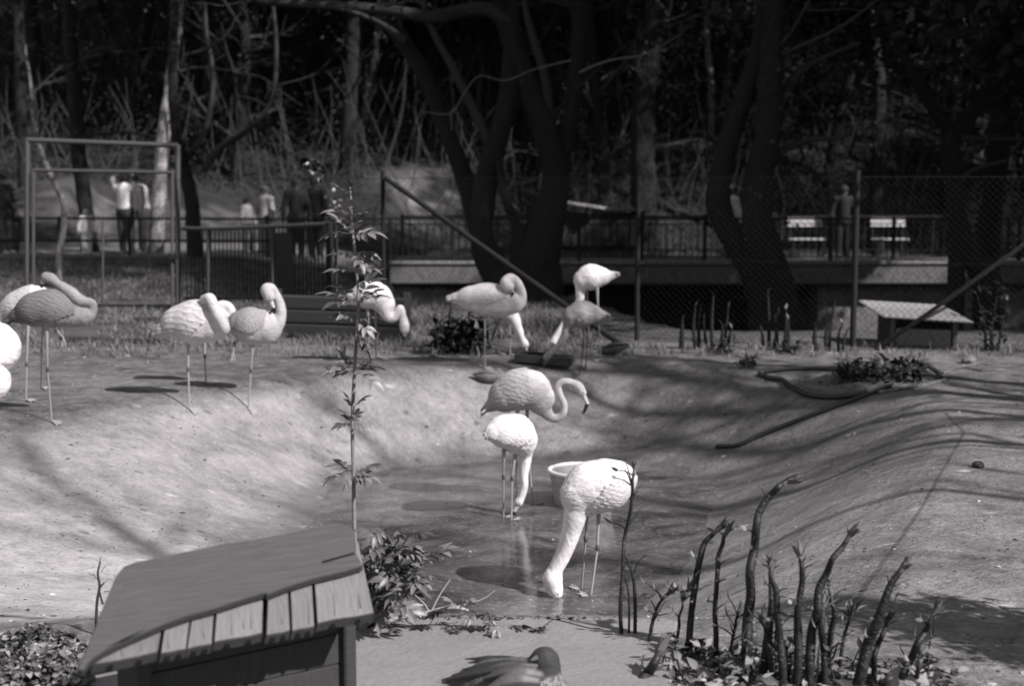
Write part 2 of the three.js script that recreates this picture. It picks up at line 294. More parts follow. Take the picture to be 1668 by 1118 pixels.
// concrete ledge at the near end of the pond, with a crumbling lip
{
  const s = new THREE.Shape(), N = 46, zf = (x) => -5.5 + 0.012 * nz(x * 9, 3) + 0.02 * nz(x * 2.5, 8);
  const x0 = -1.55, x1 = 0.62; s.moveTo(x0, -3.2);
  for (let i = 0; i <= 12; i++) { const t = i / 12; s.lineTo(x1 - 0.25 + 0.28 * t + 0.03 * nz(t * 6, 5), lerp(-3.2, -5.46, t)); }
  for (let i = 0; i <= N; i++) { const x = lerp(x1, x0, i / N); s.lineTo(x, zf(x)); } s.closePath();
  const g = new THREE.ExtrudeGeometry(s, { depth: 0.09, bevelEnabled: true, bevelSize: 0.006, bevelThickness: 0.006, bevelSegments: 1 });
  g.applyMatrix4(new THREE.Matrix4().set(1, 0, 0, 0, 0, 0, -1, 0.03, 0, 1, 0, 0, 0, 0, 0, 1));
  const slabTex = dataTex(1024, 1024, (u, v) => 0.82 + 0.16 * tfbm(u, v, 7, 6) + 0.1 * tn(u, v, 90, 4));
  tag(part('concrete_ledge', g, mat(0.26, { map: rep(slabTex, 0.45, 0.45), bumpMap: rep(grainTex, 2, 2), bumpScale: 0.006 })), null, null, null, 'structure');
  const st = new THREE.InstancedMesh(new THREE.IcosahedronGeometry(1, 1), mat(0.14, { bumpMap: rep(grainTex, 2, 2), bumpScale: 0.2 }), 260), m4 = new THREE.Matrix4(), q = new THREE.Quaternion();
  for (let i = 0; i < 260; i++) { const x = rr(-0.6, 0.6), r = rr(0.003, 0.011) * (x > 0.3 ? 0.8 : 1); m4.compose(V(x, 0.03 + r * 0.2, zf(x) + rr(-0.012, 0.03)), q.setFromEuler(new THREE.Euler(rr(0, 6), rr(0, 6), rr(0, 6))), V(r * rr(0.8, 1.7), r * rr(0.4, 0.9), r)); st.setMatrixAt(i, m4); const v = rr(0.4, 1.5); st.setColorAt(i, new THREE.Color(v, v, v)); }
  st.name = 'gravel'; tag(st, 'crust of small dark stones along the lip of the concrete ledge', 'gravel', null, 'stuff'); st.castShadow = st.receiveShadow = true; scene.add(st);
}

// ---------------------------------------------------------------- bridge with railing
{
  const zf = -31.6, zb = -35.2, x0 = -2.75, x1 = 20, top = 0.06;
  const b = thing('footbridge', 'long concrete footbridge with a dark iron railing behind the trees', 'bridge', V(x0, -1.7, zf));
  part('bridge_deck', beam(V(x0, top - 0.12, (zf + zb) / 2), V(x1, top - 0.12, (zf + zb) / 2), zf - zb, 0.24), M.concrete, b);
  part('edge_beam', [beam(V(x0, -0.2, zf - 0.06), V(x1, -0.2, zf - 0.06), 0.3, 0.44), beam(V(x0, -0.2, zb + 0.06), V(x1, -0.2, zb + 0.06), 0.3, 0.44)], M.concrete, b);
  part('kerb', beam(V(x0, 0.075, zf + 0.05), V(x1, 0.075, zf + 0.05), 0.16, 0.07), mat(0.4, { map: rep(grainTex, 1, 1) }), b);
  const am = mat(0.34, { map: rep(grainTex, 0.4, 0.4), bumpMap: rep(grainTex, 1, 1), bumpScale: 0.02 }); part('abutment', beam(V(7, -1.1, -33.4), V(11.6, -1.1, -33.4), 3.0, 1.3), am, b); part('abutment', beam(V(x0 - 1.2, -1.56, -33.4), V(x0 + 0.5, -1.56, -33.4), 3.4, 2.3), am, b);
  part('abutment', beam(V(11.6, -1.6, -33.4), V(20, -1.6, -33.4), 3.0, 2.9), M.concrete, b);
  part('back_wall', beam(V(x0, -1.0, -35.5), V(8, -1.0, -35.5), 0.3, 1.6), M.darkWood, b);
  const rail = thing('bridge_railing', 'dark iron railing of thin upright bars along the near edge of the footbridge', 'railing', V(x0, top, zf));
  for (const [y, h] of [[1.06, 0.05], [0.94, 0.03], [0.2, 0.035]]) part('rail', beam(V(x0 - 1, y, zf - 0.05), V(x1, y, zf - 0.05), 0.045, h), M.iron, rail);
  for (let x = x0; x < x1; x += 1.42) part('post', beam(V(x, top, zf - 0.05), V(x, 1.1, zf - 0.05), 0.085, 0.085, V(0, 0, 1)), M.iron, rail);
  const bar = beam(V(0, 0.2, 0), V(0, 0.94, 0), 0.02, 0.02, V(0, 0, 1));
  let k = 0; for (let x = x0 + 0.14; x < x1 - 3; x += 0.142, k++) { if (k % 10 === 9) continue; const m = part('baluster', bar, M.iron, rail); m.position.x += x; m.position.z += zf - 0.05; m.castShadow = true; }
  const r2 = thing('bridge_railing', 'dark iron railing along the far edge of the footbridge, seen through the nearer one', 'railing', V(x0, top, zb));
  for (const [y, h] of [[1.04, 0.05], [0.2, 0.035]]) part('rail', beam(V(x0, y, zb), V(x1, y, zb), 0.045, h), M.iron, r2);
  for (let x = x0; x < x1; x += 1.9) part('post', beam(V(x, top, zb), V(x, 1.1, zb), 0.08, 0.08, V(0, 0, 1)), M.iron, r2);
  for (let x = x0 + 0.2; x < 12; x += 0.2) { const m = part('baluster', bar, M.iron, r2); m.position.x += x; m.position.z += zb; }
  // two-rail barrier along the footpath on the left
  const pr = thing('path_railing', 'low two-rail iron barrier along the footpath at the left, in front of the visitors', 'railing', V(-14, 0.35, -28.6));
  for (const y of [1.16, 0.7]) part('rail', beam(V(-15, y, -28.6), V(-3.7, y - 0.06, -29.4), 0.05, 0.05), M.iron, pr);
  for (let i = 0; i < 9; i++) { const t = i / 8, x = lerp(-15, -3.7, t), z = lerp(-28.6, -29.4, t); part('post', beam(V(x, H(x, z) - 0.1, z), V(x, 1.17, z), 0.06, 0.06, V(0, 0, 1)), M.iron, pr); }
  // benches with pale slats beyond the bridge railing
  const bench = (px, label) => {
    const p = at(px, 360, 34.4), y = top, o = thing('park_bench', label, 'bench', V(p.x, y, p.z), 'benches beyond the footbridge railing');
    for (const [dy, dz] of [[0.92, -0.03], [0.80, 0]]) part('backrest_slat', beam(V(p.x - 0.42, y + dy, p.z + dz), V(p.x + 0.42, y + dy, p.z + dz), 0.025, 0.095), mat(0.8), o);
    for (const dz of [0.1, 0.24, 0.38]) part('seat_slat', beam(V(p.x - 0.42, y + 0.45, p.z + dz), V(p.x + 0.42, y + 0.45, p.z + dz), 0.11, 0.03), mat(0.5), o);
    for (const s of [-1, 1]) { part('leg', [beam(V(p.x + s * 0.36, y, p.z - 0.02), V(p.x + s * 0.36, y + 0.95, p.z - 0.06), 0.05, 0.05, V(0, 0, 1)), beam(V(p.x + s * 0.36, y, p.z + 0.4), V(p.x + s * 0.36, y + 0.43, p.z + 0.4), 0.05, 0.05, V(0, 0, 1))], M.iron, o); }
  };
  bench(1311, 'bench with bright slats behind the bridge railing, left of the tall fence post');
  bench(1446, 'bench with bright slats behind the bridge railing, right of the tall fence post');
  // little roofed stall beyond the bridge
  const q = at(950, 345, 37.5), y0 = H(q.x, q.z), k2 = thing('kiosk', 'small shed with a pale sloping roof beyond the footbridge', 'shed', V(q.x, y0, q.z));
  part('wall', beam(V(q.x - 0.6, y0 + 0.5, q.z), V(q.x + 1.5, y0 + 0.5, q.z), 0.9, 1.0), M.darkWood, k2);
  part('roof', beam(V(q.x - 0.6, y0 + 1.28, q.z + 0.2), V(q.x + 0.5, y0 + 1.12, q.z + 0.6), 0.7, 0.04), mat(0.35), k2); part('roof', beam(V(q.x + 0.56, y0 + 1.1, q.z), V(q.x + 1.7, y0 + 1.05, q.z), 1.2, 0.04), M.darkWood, k2);
}

// ---------------------------------------------------------------- wire fence, gate, iron fence, low wall
const fenceBase = (px, py) => ground(px, py);
{
  const pts = [V(-4.82, 0, -20), V(-1.65, 0, -18), V(1.44, 0, -16.05), V(3.71, 0, -15.15), V(7.5, 0, -14.4)]; pts.forEach((p) => { p.y = H(p.x, p.z); });
  const f = thing('wire_fence', 'tall chain link fence on thin iron posts behind the pond', 'fence', pts[1].clone());
  const hs = [2.3, 1.97, 1.9, 1.95, 2.0];
  for (let i = 1; i < 5; i++) part('post', tube([pts[i].clone().add(V(0, -0.15, 0)), pts[i].clone().add(V(0, hs[i], 0))], i === 3 ? 0.034 : 0.03, 8, 2), M.iron, f);
  part('brace', tube([at(628, 290, 17.95), ground(1020, 568, 0.0)], 0.034, 8, 2), M.iron, f);
  const bb = ground(1424, 571, 0); part('brace', tube([bb, at(1545, 487, 15.0), at(1760, 330, 15.4)], 0.026, 8, 4), mat(0.008, { roughness: 1 }), f);
  const wires = [];
  for (let i = 0; i < 4; i++) {
    const a = pts[i], b = pts[i + 1], L = Math.hypot(b.x - a.x, b.z - a.z), h = 1.85, c = 0.075, at_ = (s, y) => V(lerp(a.x, b.x, s / L), lerp(a.y, b.y, s / L) + 0.03 + y, lerp(a.z, b.z, s / L));
    for (let s = -h; s < L; s += c) for (const dir of [1, -1]) {
      let s0 = dir > 0 ? s : s + h, s1 = dir > 0 ? s + h : s, y0 = 0, y1 = h;
      const clip = (S, O, YS, YO) => { if (S < 0) return [0, YS + (0 - S) / (O - S) * (YO - YS)]; if (S > L) return [L, YS + (L - S) / (O - S) * (YO - YS)]; return [S, YS]; };
      const [p0, q0] = clip(s0, s1, y0, y1), [p1, q1] = clip(s1, s0, y1, y0); if (Math.abs(p1 - p0) < 0.03) continue;
      const A = at_(p0, q0), B = at_(p1, q1); wires.push(tube([A, B], 0.0016, 3, 1, 0, false));
    }
    wires.push(tube([at_(0, h), at_(L, h)], 0.003, 4, 1)); wires.push(tube([at_(0, h * 0.5), at_(L, h * 0.5)], 0.002, 4, 1));
  }
  part('chain_link', wires, M.wire, f, null, 'stuff');
  // gate frame at the left
  const d = 20, g = thing('gate_frame', 'tall iron gate of double pipes with wire mesh, behind the sleeping flamingos at the left', 'gate', ground(165, 508));
  const P = (x, y, dd = d) => at(x, y, dd), base = 512;
  for (const x of [45, 290]) part('gate_post', tube([P(x, base), P(x, x < 100 ? 226 : 236)], 0.038, 8, 2), M.ironPale, g);
  part('top_bar', tube([P(45, 228), P(290, 237)], 0.036, 8, 2), M.ironPale, g);
  part('gate_bar', tube([P(54, 277, 19.95), P(282, 281, 19.95)], 0.024, 8, 2), M.ironPale, g);
  for (const x of [55, 281]) part('gate_stile', tube([P(x, 500, 19.95), P(x, 277, 19.95)], 0.022, 8, 2), M.ironPale, g);
  part('gate_bar', tube([P(55, 498, 19.95), P(281, 498, 19.95)], 0.022, 8, 2), M.iron, g);
  part('gate_stile', tube([P(168, 498, 19.95), P(168, 360, 19.95)], 0.016, 8, 2), M.ironPale, g);
  part('latch', beam(P(276, 418, 19.9), P(292, 418, 19.9), 0.03, 0.07), M.iron, g);
  const gw = []; for (let i = -36; i < 30; i++) for (const s of [1, -1]) { const a = 55 + i * 8, x0 = s > 0 ? a : a + 221, x1 = s > 0 ? a + 221 : a; let p = [x0, 498], q = [x1, 277]; const cl = (m, o) => { if (m[0] < 55) { const t = (55 - m[0]) / (o[0] - m[0]); return [55, lerp(m[1], o[1], t)]; } if (m[0] > 281) { const t = (281 - m[0]) / (o[0] - m[0]); return [281, lerp(m[1], o[1], t)]; } return m; }; if (Math.max(x0, x1) < 60 || Math.min(x0, x1) > 276) continue; const p2 = cl(p, q), q2 = cl(q, p); gw.push(tube([P(p2[0], p2[1], 19.95), P(q2[0], q2[1], 19.95)], 0.0015, 3, 1, 0, false)); }
  part('chain_link', gw, M.wire, g, null, 'stuff');
  // dark iron fence beside it
  const fi = thing('iron_fence', 'dark panel of iron bars with a pale top rail, right of the gate', 'fence', at(420, 500, 19.3));
  const Q = (x, y) => at(x, y, lerp(19.9, 18.6, (x - 340) / 200));
  part('rail', tube([Q(298, 372), Q(345, 373), Q(538, 365)], 0.03, 8, 6), M.ironPale, fi);
  part('rail', tube([Q(300, 486), Q(538, 484)], 0.022, 6, 2), M.iron, fi);
  for (const x of [340, 445, 537]) part('post', tube([Q(x, 512), Q(x, x > 500 ? 362 : 370)], x > 500 ? 0.05 : 0.03, 8, 2), x > 500 ? M.iron : M.ironPale, fi);
  for (let x = 305; x < 535; x += 6.5) part('bar', tube([Q(x, 486), Q(x, 371)], 0.009, 5, 1), M.iron, fi);
  part('sheet_panel', [[450, 478]].map(([a, b]) => beam(Q(a, 430), Q(b, 430), 0.012, 0.85)), M.darkWood, fi);
  // low dark timber wall behind the flamingo and the sapling
  const w = thing('timber_wall', 'low wall of dark horizontal timbers behind the sapling, right of the iron fence', 'wall', ground(555, 556));
  const a = ground(452, 549), b = ground(662, 557), dd = b.clone().sub(a).normalize();
  for (let k = 0; k < 3; k++) part('timber', beam(a.clone().add(V(0, 0.09 + k * 0.165, 0)).addScaledVector(dd, k * 0.02), b.clone().add(V(0, 0.09 + k * 0.165, 0)), 0.12, 0.155), M.darkWood, w);
  for (const t of [0.0, 0.5, 1]) part('stake', beam(a.clone().lerp(b, t).add(V(0, -0.1, -0.1)), a.clone().lerp(b, t).add(V(0, 0.56, -0.1)), 0.09, 0.09, V(0, 0, 1)), M.darkWood, w);
  // planks and pipes lying on the ground at the left
  const lay = (n, px, w_, h_, m, l, c) => { const A = ground(px[0], px[1]), B = ground(px[2], px[3]); A.y += h_ / 2 - 0.01; B.y += h_ / 2 - 0.01; const o = thing(n, l, c, A.clone().lerp(B, 0.5)); part('board', beam(A, B, w_, h_), m, o); part('end_batten', beam(A.clone().lerp(B, 0.1).add(V(0, -h_ * 0.4, -0.12)), A.clone().lerp(B, 0.1).add(V(0, -h_ * 0.4, 0.12)), 0.05, 0.03), M.darkWood, o); };
  lay('kerb_plank', [100, 556, 268, 561], 0.09, 0.07, M.wallWood, 'long dark timber kerb lying between the sleeping flamingos', 'plank');
  lay('kerb_plank', [222, 526, 300, 529], 0.2, 0.09, M.darkWood, 'short dark plank lying in the grass below the gate post', 'plank');
}

// ---------------------------------------------------------------- trees
function leafGeo(L, W, bend = 0.25) {   // pointed leaf along +x, folded on its rib, drooping
  const P = [], I = [], N = 4;
  for (let i = 0; i <= N; i++) { const t = i / N, w = W * Math.sin(Math.PI * Math.pow(t, 0.8)) * 0.5 + 0.0006, x = L * t, y = -bend * L * t * t; P.push(x, y + w * 0.35, -w, x, y, 0, x, y + w * 0.35, w); }
  for (let i = 0; i < N; i++) for (let k = 0; k < 2; k++) { const q = i * 3 + k; I.push(q, q + 1, q + 3, q + 1, q + 4, q + 3); }
  const g = new THREE.BufferGeometry(); g.setAttribute('position', new THREE.Float32BufferAttribute(P, 3)); g.setIndex(I); g.computeVertexNormals(); return g;
}
const rot = (x, y, z) => new THREE.Matrix4().makeRotationFromEuler(new THREE.Euler(x, y, z, 'YXZ'));
function clusterGeo(n, size, leaf) {
  const out = []; for (let i = 0; i < n; i++) { const g = leafGeo(leaf * rr(0.7, 1.2), leaf * rr(0.4, 0.6)); g.applyMatrix4(rot(rr(-0.6, 0.9), rr(0, 6.28), rr(-0.9, 0.9)).setPosition(rr(-size, size), rr(-size, size), rr(-size, size))); out.push(g); }
  return mergeGeometries(out);
}
const leafMat = new THREE.MeshPhysicalMaterial({ color: grey(0.045), roughness: 0.95, specularIntensity: 0.15, side: THREE.DoubleSide });
const leafDark = new THREE.MeshPhysicalMaterial({ color: grey(0.032), roughness: 0.95, specularIntensity: 0.15, side: THREE.DoubleSide });
const CL = [clusterGeo(10, 0.4, 0.1), clusterGeo(12, 0.42, 0.085)], CLbig = clusterGeo(8, 0.32, 0.22), CLs = clusterGeo(6, 0.16, 0.07);
const grown = { n: 0 };
function grow(geos, tips, p, dir, len, r, level, up = 0.12) {
  const pts = [p.clone()], d = dir.clone().normalize(), n = 4; let q = p.clone();
  for (let i = 0; i < n; i++) { d.add(V(rr(-1, 1), rr(-1, 1) + up, rr(-1, 1)).multiplyScalar(0.24)).normalize(); q = q.clone().addScaledVector(d, len / n); pts.push(q); }
  geos.push(tube(pts, [r, r * 0.75, r * 0.4], level > 1 ? 6 : level > 0 ? 5 : 3, level > 0 ? 7 : 4, level > 1 ? 0.15 : 0, false));
  for (let i = 2; i <= n; i++) tips.push(pts[i]);
  if (level > 0) { const m = level > 1 ? 4 : 3; for (let i = 0; i < m; i++) { const k = 1 + Math.floor(rr(0, n - 0.01)); const e = pts[Math.min(k + 0, n)]; const s = d.clone().multiplyScalar(0.75).add(V(rr(-1, 1), rr(-0.7, 1), rr(-1, 1))).normalize(); grow(geos, tips, e, s, len * rr(0.45, 0.7), r * 0.5, level - 1, up); } }
}
// openings in the foliage, along the sun's direction, through which sunlight reaches the ground
const GAPS = [[7.2, 0.9, -34.4, 0.8], [9.24, 0.9, -34.4, 0.8], [-7.4, 1.6, -30, 0.9], [-7.2, 3.4, -30, 0.7], [-8.3, 1.6, -29.9, 0.9], [-2.5, 1.3, -38.6, 1.2], [-11, 1.6, -37, 1.4], [-8, 1.2, -36.5, 1.0], [-5.4, 1.2, -37, 0.6], [-1.5, 0, -31.4, 1.0], [8.6, -0.9, -31.8, 0.9], [4.7, 1.6, -33.2, 0.4], [15.7, 4, -46, 0.7]].map((g) => [V(g[0], g[1], g[2]), g[3]]);
const inGap = (p) => GAPS.some(([b, r]) => { const t = (p.x - b.x) * SUN.x + (p.y - b.y) * SUN.y + (p.z - b.z) * SUN.z; if (t < 0.5) return false; return Math.hypot(p.x - b.x - SUN.x * t, p.y - b.y - SUN.y * t, p.z - b.z - SUN.z * t) < r; });
function crown(parent, tips, count, spread, geo, m, tone = [0.5, 1.4]) {
  if (!tips.length || !count) return;
  const c = new THREE.InstancedMesh(geo, m, count), M4 = new THREE.Matrix4(), q = new THREE.Quaternion();
  for (let i = 0; i < count; i++) { let w, tries = 0; do { w = tips[Math.floor(rnd() * tips.length)].clone().add(V(rr(-1, 1), rr(-1, 1), rr(-1, 1)).multiplyScalar(spread)); } while (inGap(w) && tries++ < 30); const s = rr(0.5, 1.25); M4.compose(w.sub(parent.position), q.setFromEuler(new THREE.Euler(rr(0, 6.3), rr(0, 6.3), rr(0, 6.3))), V(s, s, s)); c.setMatrixAt(i, M4); const v = rr(...tone); c.setColorAt(i, new THREE.Color(v, v, v)); }
  c.name = 'crown'; c.castShadow = c.receiveShadow = true; tag(c, null, null, null, 'stuff'); parent.add(c);
}
// stems given as pixels [x, y, radius in px]; the tree stands d metres away, tops go on above the frame
function pxTree(label, d, stems, o = {}) {
  seed = Math.round(d * 131 + stems[0][0][0] * 7);
  const s = d / F, base = at(stems[0][0][0], stems[0][0][1], d); base.y = Math.min(base.y, H(base.x, base.z));
  const t = thing(o.name ?? 'tree', label, o.cat ?? 'tree', base, o.group), trunk = [], br = [], tips = [];
  stems.forEach((st, k) => {
    const off = st.dz ?? (k ? rr(-0.35, 0.35) : 0), pts = st.map(([x, y], i) => at(x, y, d + off * Math.min(1, i / 2))), rad = st.map((q) => q[2] * s);
    if (!st.branch) { const f = pts[0].clone(); f.y = H(f.x, f.z) - 0.15; if (f.y < pts[0].y - 0.05) { pts.unshift(f.lerp(V(base.x, f.y, base.z), 0.3)); rad.unshift(rad[0] * 1.25); } }
    const e = pts[pts.length - 1], dir = e.clone().sub(pts[pts.length - 2]).normalize();
    if (st[st.length - 1][1] <= 12 && !st.end) {   // leaves the frame: go on up to the top
      const rise = st.rise ?? o.rise ?? 5; let q = e.clone(); const r0 = rad[rad.length - 1];
      for (let i = 1; i <= 3; i++) { dir.add(V(rr(-0.25, 0.25), 0.25, rr(-0.25, 0.25))).normalize(); q = q.clone().addScaledVector(dir, rise / 3); pts.push(q); rad.push(r0 * (1 - i * 0.27)); for (let m = 0; m < (o.limbs ?? 3); m++) grow(br, tips, q, V(rr(-1, 1), rr(-0.25, 0.7), rr(-1, 1)), rise * rr(0.35, 0.6), r0 * 0.42, 2); }
    }
    if (!st.branch) trunk.push(tube(pts, rad, 12, pts.length * 6, 0.18)); else br.push(tube(pts, rad, 7, pts.length * 5, 0.1, true));
    // side twigs within the frame
    const n = st.twigs ?? o.twigs ?? 4; for (let i = 0; i < n; i++) { const k2 = 1 + Math.floor(rnd() * (pts.length - 1)), p = pts[k2 - 1].clone().lerp(pts[k2], rnd()); if (p.y > 2.2) grow(br, tips, p, V(rr(-1, 1), rr(-0.2, 0.8), rr(-0.6, 0.6)), rr(1, 2.2), Math.max(0.012, rad[Math.min(k2, rad.length - 1)] * 0.22), 1); }
  });
  for (const q of o.pale ?? []) part('pale_twig', tube(q.map(([x, y]) => at(x, y, d - 0.6)), q.map((v) => v[2] * s * 0.65), 6, q.length * 6, 0.2), M.twigPale, t, 'pale sunlit twig');
  part('trunk', trunk, o.mat ?? M.barkDark, t); if (br.length) part('branches', br, o.twigMat ?? M.twig, t);
  crown(t, tips, o.leaves ?? 500, o.spread ?? 0.5, o.cl ?? CLs, o.leafMat ?? leafMat);
  const high = tips.filter((v) => v.y > 1.77 + 0.134 * d + 0.9); if (high.length > 4) crown(t, high, o.canopy ?? (d < 26 ? 700 : 1500), 0.75, CLbig, leafMat);
  return t;
}
pxTree('large dark tree with four crooked trunks fanning out from one foot, before the bridge', 22, [
  [[862, 488, 58], [868, 455, 50], [878, 400, 34], [905, 300, 22], [890, 220, 22], [862, 145, 20], [838, 80, 17], [816, 8, 14]],
  [[846, 470, 40], [806, 440, 22], [782, 375, 18], [757, 290, 15], [722, 200, 13], [690, 120, 13], [650, 55, 13], [632, 6, 11]],
  [[836, 474, 40], [800, 442, 20], [786, 400, 19], [790, 310, 19], [806, 240, 18], [826, 170, 17], [834, 90, 15], [838, 6, 13]],
  [[876, 480, 44], [884, 420, 30], [906, 330, 20], [914, 265, 16], [928, 190, 15], [940, 110, 14], [945, 8, 13]],
  Object.assign([[850, 440, 20], [842, 372, 9], [822, 318, 7], [813, 262, 6]], { end: 1 }),
  Object.assign([[797, 232, 9], [770, 175, 8], [735, 105, 7], [705, 50, 6], [690, 8, 5]], { branch: 1 }),
  Object.assign([[896, 200, 9], [886, 120, 8], [868, 60, 7], [855, 8, 5]], { branch: 1 }),
  Object.assign([[838, 40, 14], [790, 14, 12], [700, 27, 11], [640, 17, 9], [560, 10, 8], [420, 2, 6]], { branch: 1, end: 1 }),
  Object.assign([[660, 66, 7], [620, 38, 5], [570, 18, 4], [520, 8, 3]], { branch: 1, end: 1 }),
], { mat: M.barkDark, rise: 6, twigs: 3, leaves: 2600, limbs: 4, pale: [[[944, 118, 3], [975, 104, 2.5], [1005, 96, 2.2], [1045, 90, 2], [1078, 73, 1.6], [1112, 55, 1]], [[690, 182, 1], [735, 184, 1.4], [757, 150, 1.2], [780, 124, 1.2], [822, 131, 1.3], [870, 113, 1.4], [930, 98, 2]], [[735, 184, 1.2], [736, 212, 0.8]]] });
pxTree('dark leaning double-trunk tree standing before the bridge, right of the centre', 20.5, [
  [[1262, 506, 44], [1236, 452, 30], [1204, 402, 22], [1172, 345, 20], [1172, 290, 19], [1190, 220, 17], [1214, 150, 15], [1236, 80, 14], [1246, 6, 12]],
  [[1266, 504, 38], [1252, 440, 30], [1234, 360, 26], [1236, 290, 24], [1250, 215, 21], [1254, 140, 20], [1258, 70, 18], [1262, 6, 17]],
  Object.assign([[1252, 205, 8], [1300, 120, 6], [1345, 92, 4], [1400, 70, 3]], { branch: 1, end: 1 }),
  Object.assign([[1262, 250, 7], [1318, 228, 5], [1372, 226, 3]], { branch: 1, end: 1 }),
], { rise: 6, twigs: 4, leaves: 2600, limbs: 4 });
pxTree('dark tree at the right that forks into a wide V above the bridge railing', 21, [
  [[1606, 455, 24], [1580, 415, 17], [1558, 350, 15], [1552, 290, 15], [1548, 222, 15], [1588, 180, 12], [1630, 120, 11], [1668, 80, 10], [1720, 6, 9]],
  Object.assign([[1549, 226, 12], [1522, 180, 9], [1492, 130, 8], [1462, 70, 7], [1440, 6, 6]], {}),
  Object.assign([[1556, 226, 6], [1600, 226, 5], [1690, 226, 4]], { branch: 1, end: 1 }),
  Object.assign([[1552, 300, 5], [1590, 275, 4], [1640, 262, 3]], { branch: 1, end: 1 }),
], { rise: 5, twigs: 5, leaves: 900, canopy: 1 });
pxTree('pale sunlit slender trunk behind the iron gate, the lightest tree', 30, [
  [[254, 416, 14], [258, 360, 12.5], [262, 300, 11.5], [266, 230, 10.5], [277, 150, 10], [284, 90, 8.5], [291, 40, 8], [294, 4, 7]],
], { mat: M.barkPale, rise: 6, twigs: 3, leaves: 900 });
pxTree('dark straight tree left of the pale trunk, rising behind the gate', 31, [
  [[146, 388, 13], [138, 320, 12], [128, 250, 12], [124, 150, 13], [116, 70, 11], [112, 4, 10]],
  Object.assign([[126, 120, 6], [150, 85, 5], [196, 78, 4]], { branch: 1, end: 1 }),
], { rise: 7, leaves: 1400 });
pxTree('thin crooked pale sapling trunk behind the left gate post', 23, [
  [[96, 420, 5], [104, 372, 5.5], [104, 330, 5], [88, 295, 5], [70, 255, 4.5], [58, 215, 4], [52, 150, 3], [40, 60, 2.5], [38, 4, 2]],
], { mat: M.barkMid, twigs: 2, rise: 2, leaves: 200, limbs: 1 });
pxTree('dark tree behind the gate with a long branch sweeping up to the right', 28, [
  [[318, 400, 12], [312, 330, 12], [300, 270, 10], [285, 200, 8], [282, 100, 8], [284, 4, 7]],
  Object.assign([[282, 272, 5], [320, 238, 5], [343, 180, 5], [346, 110, 4], [336, 50, 4], [334, 4, 3]], { branch: 1 }),
  Object.assign([[330, 280, 6], [360, 240, 6], [400, 215, 5], [440, 170, 4], [450, 100, 4], [444, 4, 3]], { branch: 1 }),
  Object.assign([[300, 90, 2], [345, 76, 2], [372, 52, 2], [384, 28, 1.5]], { branch: 1, end: 1 }),
], { rise: 5, leaves: 1200 });
pxTree('wide dark trunk behind the bridge, between the two big trees', 38, [
  [[1048, 345, 22], [1046, 250, 20], [1050, 150, 18], [1062, 70, 16], [1064, 4, 14]],
], { mat: mat(0.012, { bumpMap: barkMap, bumpScale: 0.02 }), rise: 8, leaves: 2200, limbs: 4 });
pxTree('thin dark trunk behind the bridge railing, right of the tall fence post', 37, [
  [[1426, 350, 13], [1428, 260, 12], [1432, 150, 11], [1424, 70, 9], [1414, 4, 8]],
], { rise: 7, leaves: 1800, limbs: 4 });
pxTree('slender pale birch beyond the bridge, left one of a close pair', 44, [[[1158, 240, 5], [1158, 150, 5], [1152, 70, 4.5], [1150, 4, 4]]], { mat: M.barkPale, rise: 5, leaves: 500, twigs: 2 });
pxTree('slender pale birch beyond the bridge, right one of a close pair', 45, [[[1172, 235, 3.5], [1182, 150, 5], [1190, 90, 4], [1196, 4, 4]]], { mat: M.barkMid, rise: 5, leaves: 500, twigs: 2 });
pxTree('pale thin leaning trunk on the wooded slope left of the many-trunked tree', 43, [[[582, 250, 6], [596, 180, 6], [612, 90, 5], [618, 4, 5]]], { mat: M.barkMid, rise: 5, leaves: 600, twigs: 2 });
pxTree('dark trunk at the far left edge of the wood', 40, [[[40, 280, 10], [34, 150, 9], [28, 4, 8]]], { mat: mat(0.014, { bumpMap: barkMap, bumpScale: 0.02 }), rise: 7, leaves: 1600, limbs: 4 });
pxTree('dark forked trunk in the wood above the visitors on the path', 42, [[[360, 300, 14], [352, 200, 12], [340, 100, 11], [330, 4, 10]], [[362, 260, 8], [392, 150, 8], [410, 60, 7], [416, 4, 6]]], { rise: 7, leaves: 1800, limbs: 4 });
pxTree('straight dark trunk in the wood behind the sapling', 41, [[[566, 300, 13], [568, 200, 12], [574, 100, 11], [572, 4, 10]]], { rise: 7, leaves: 1800, limbs: 4 });
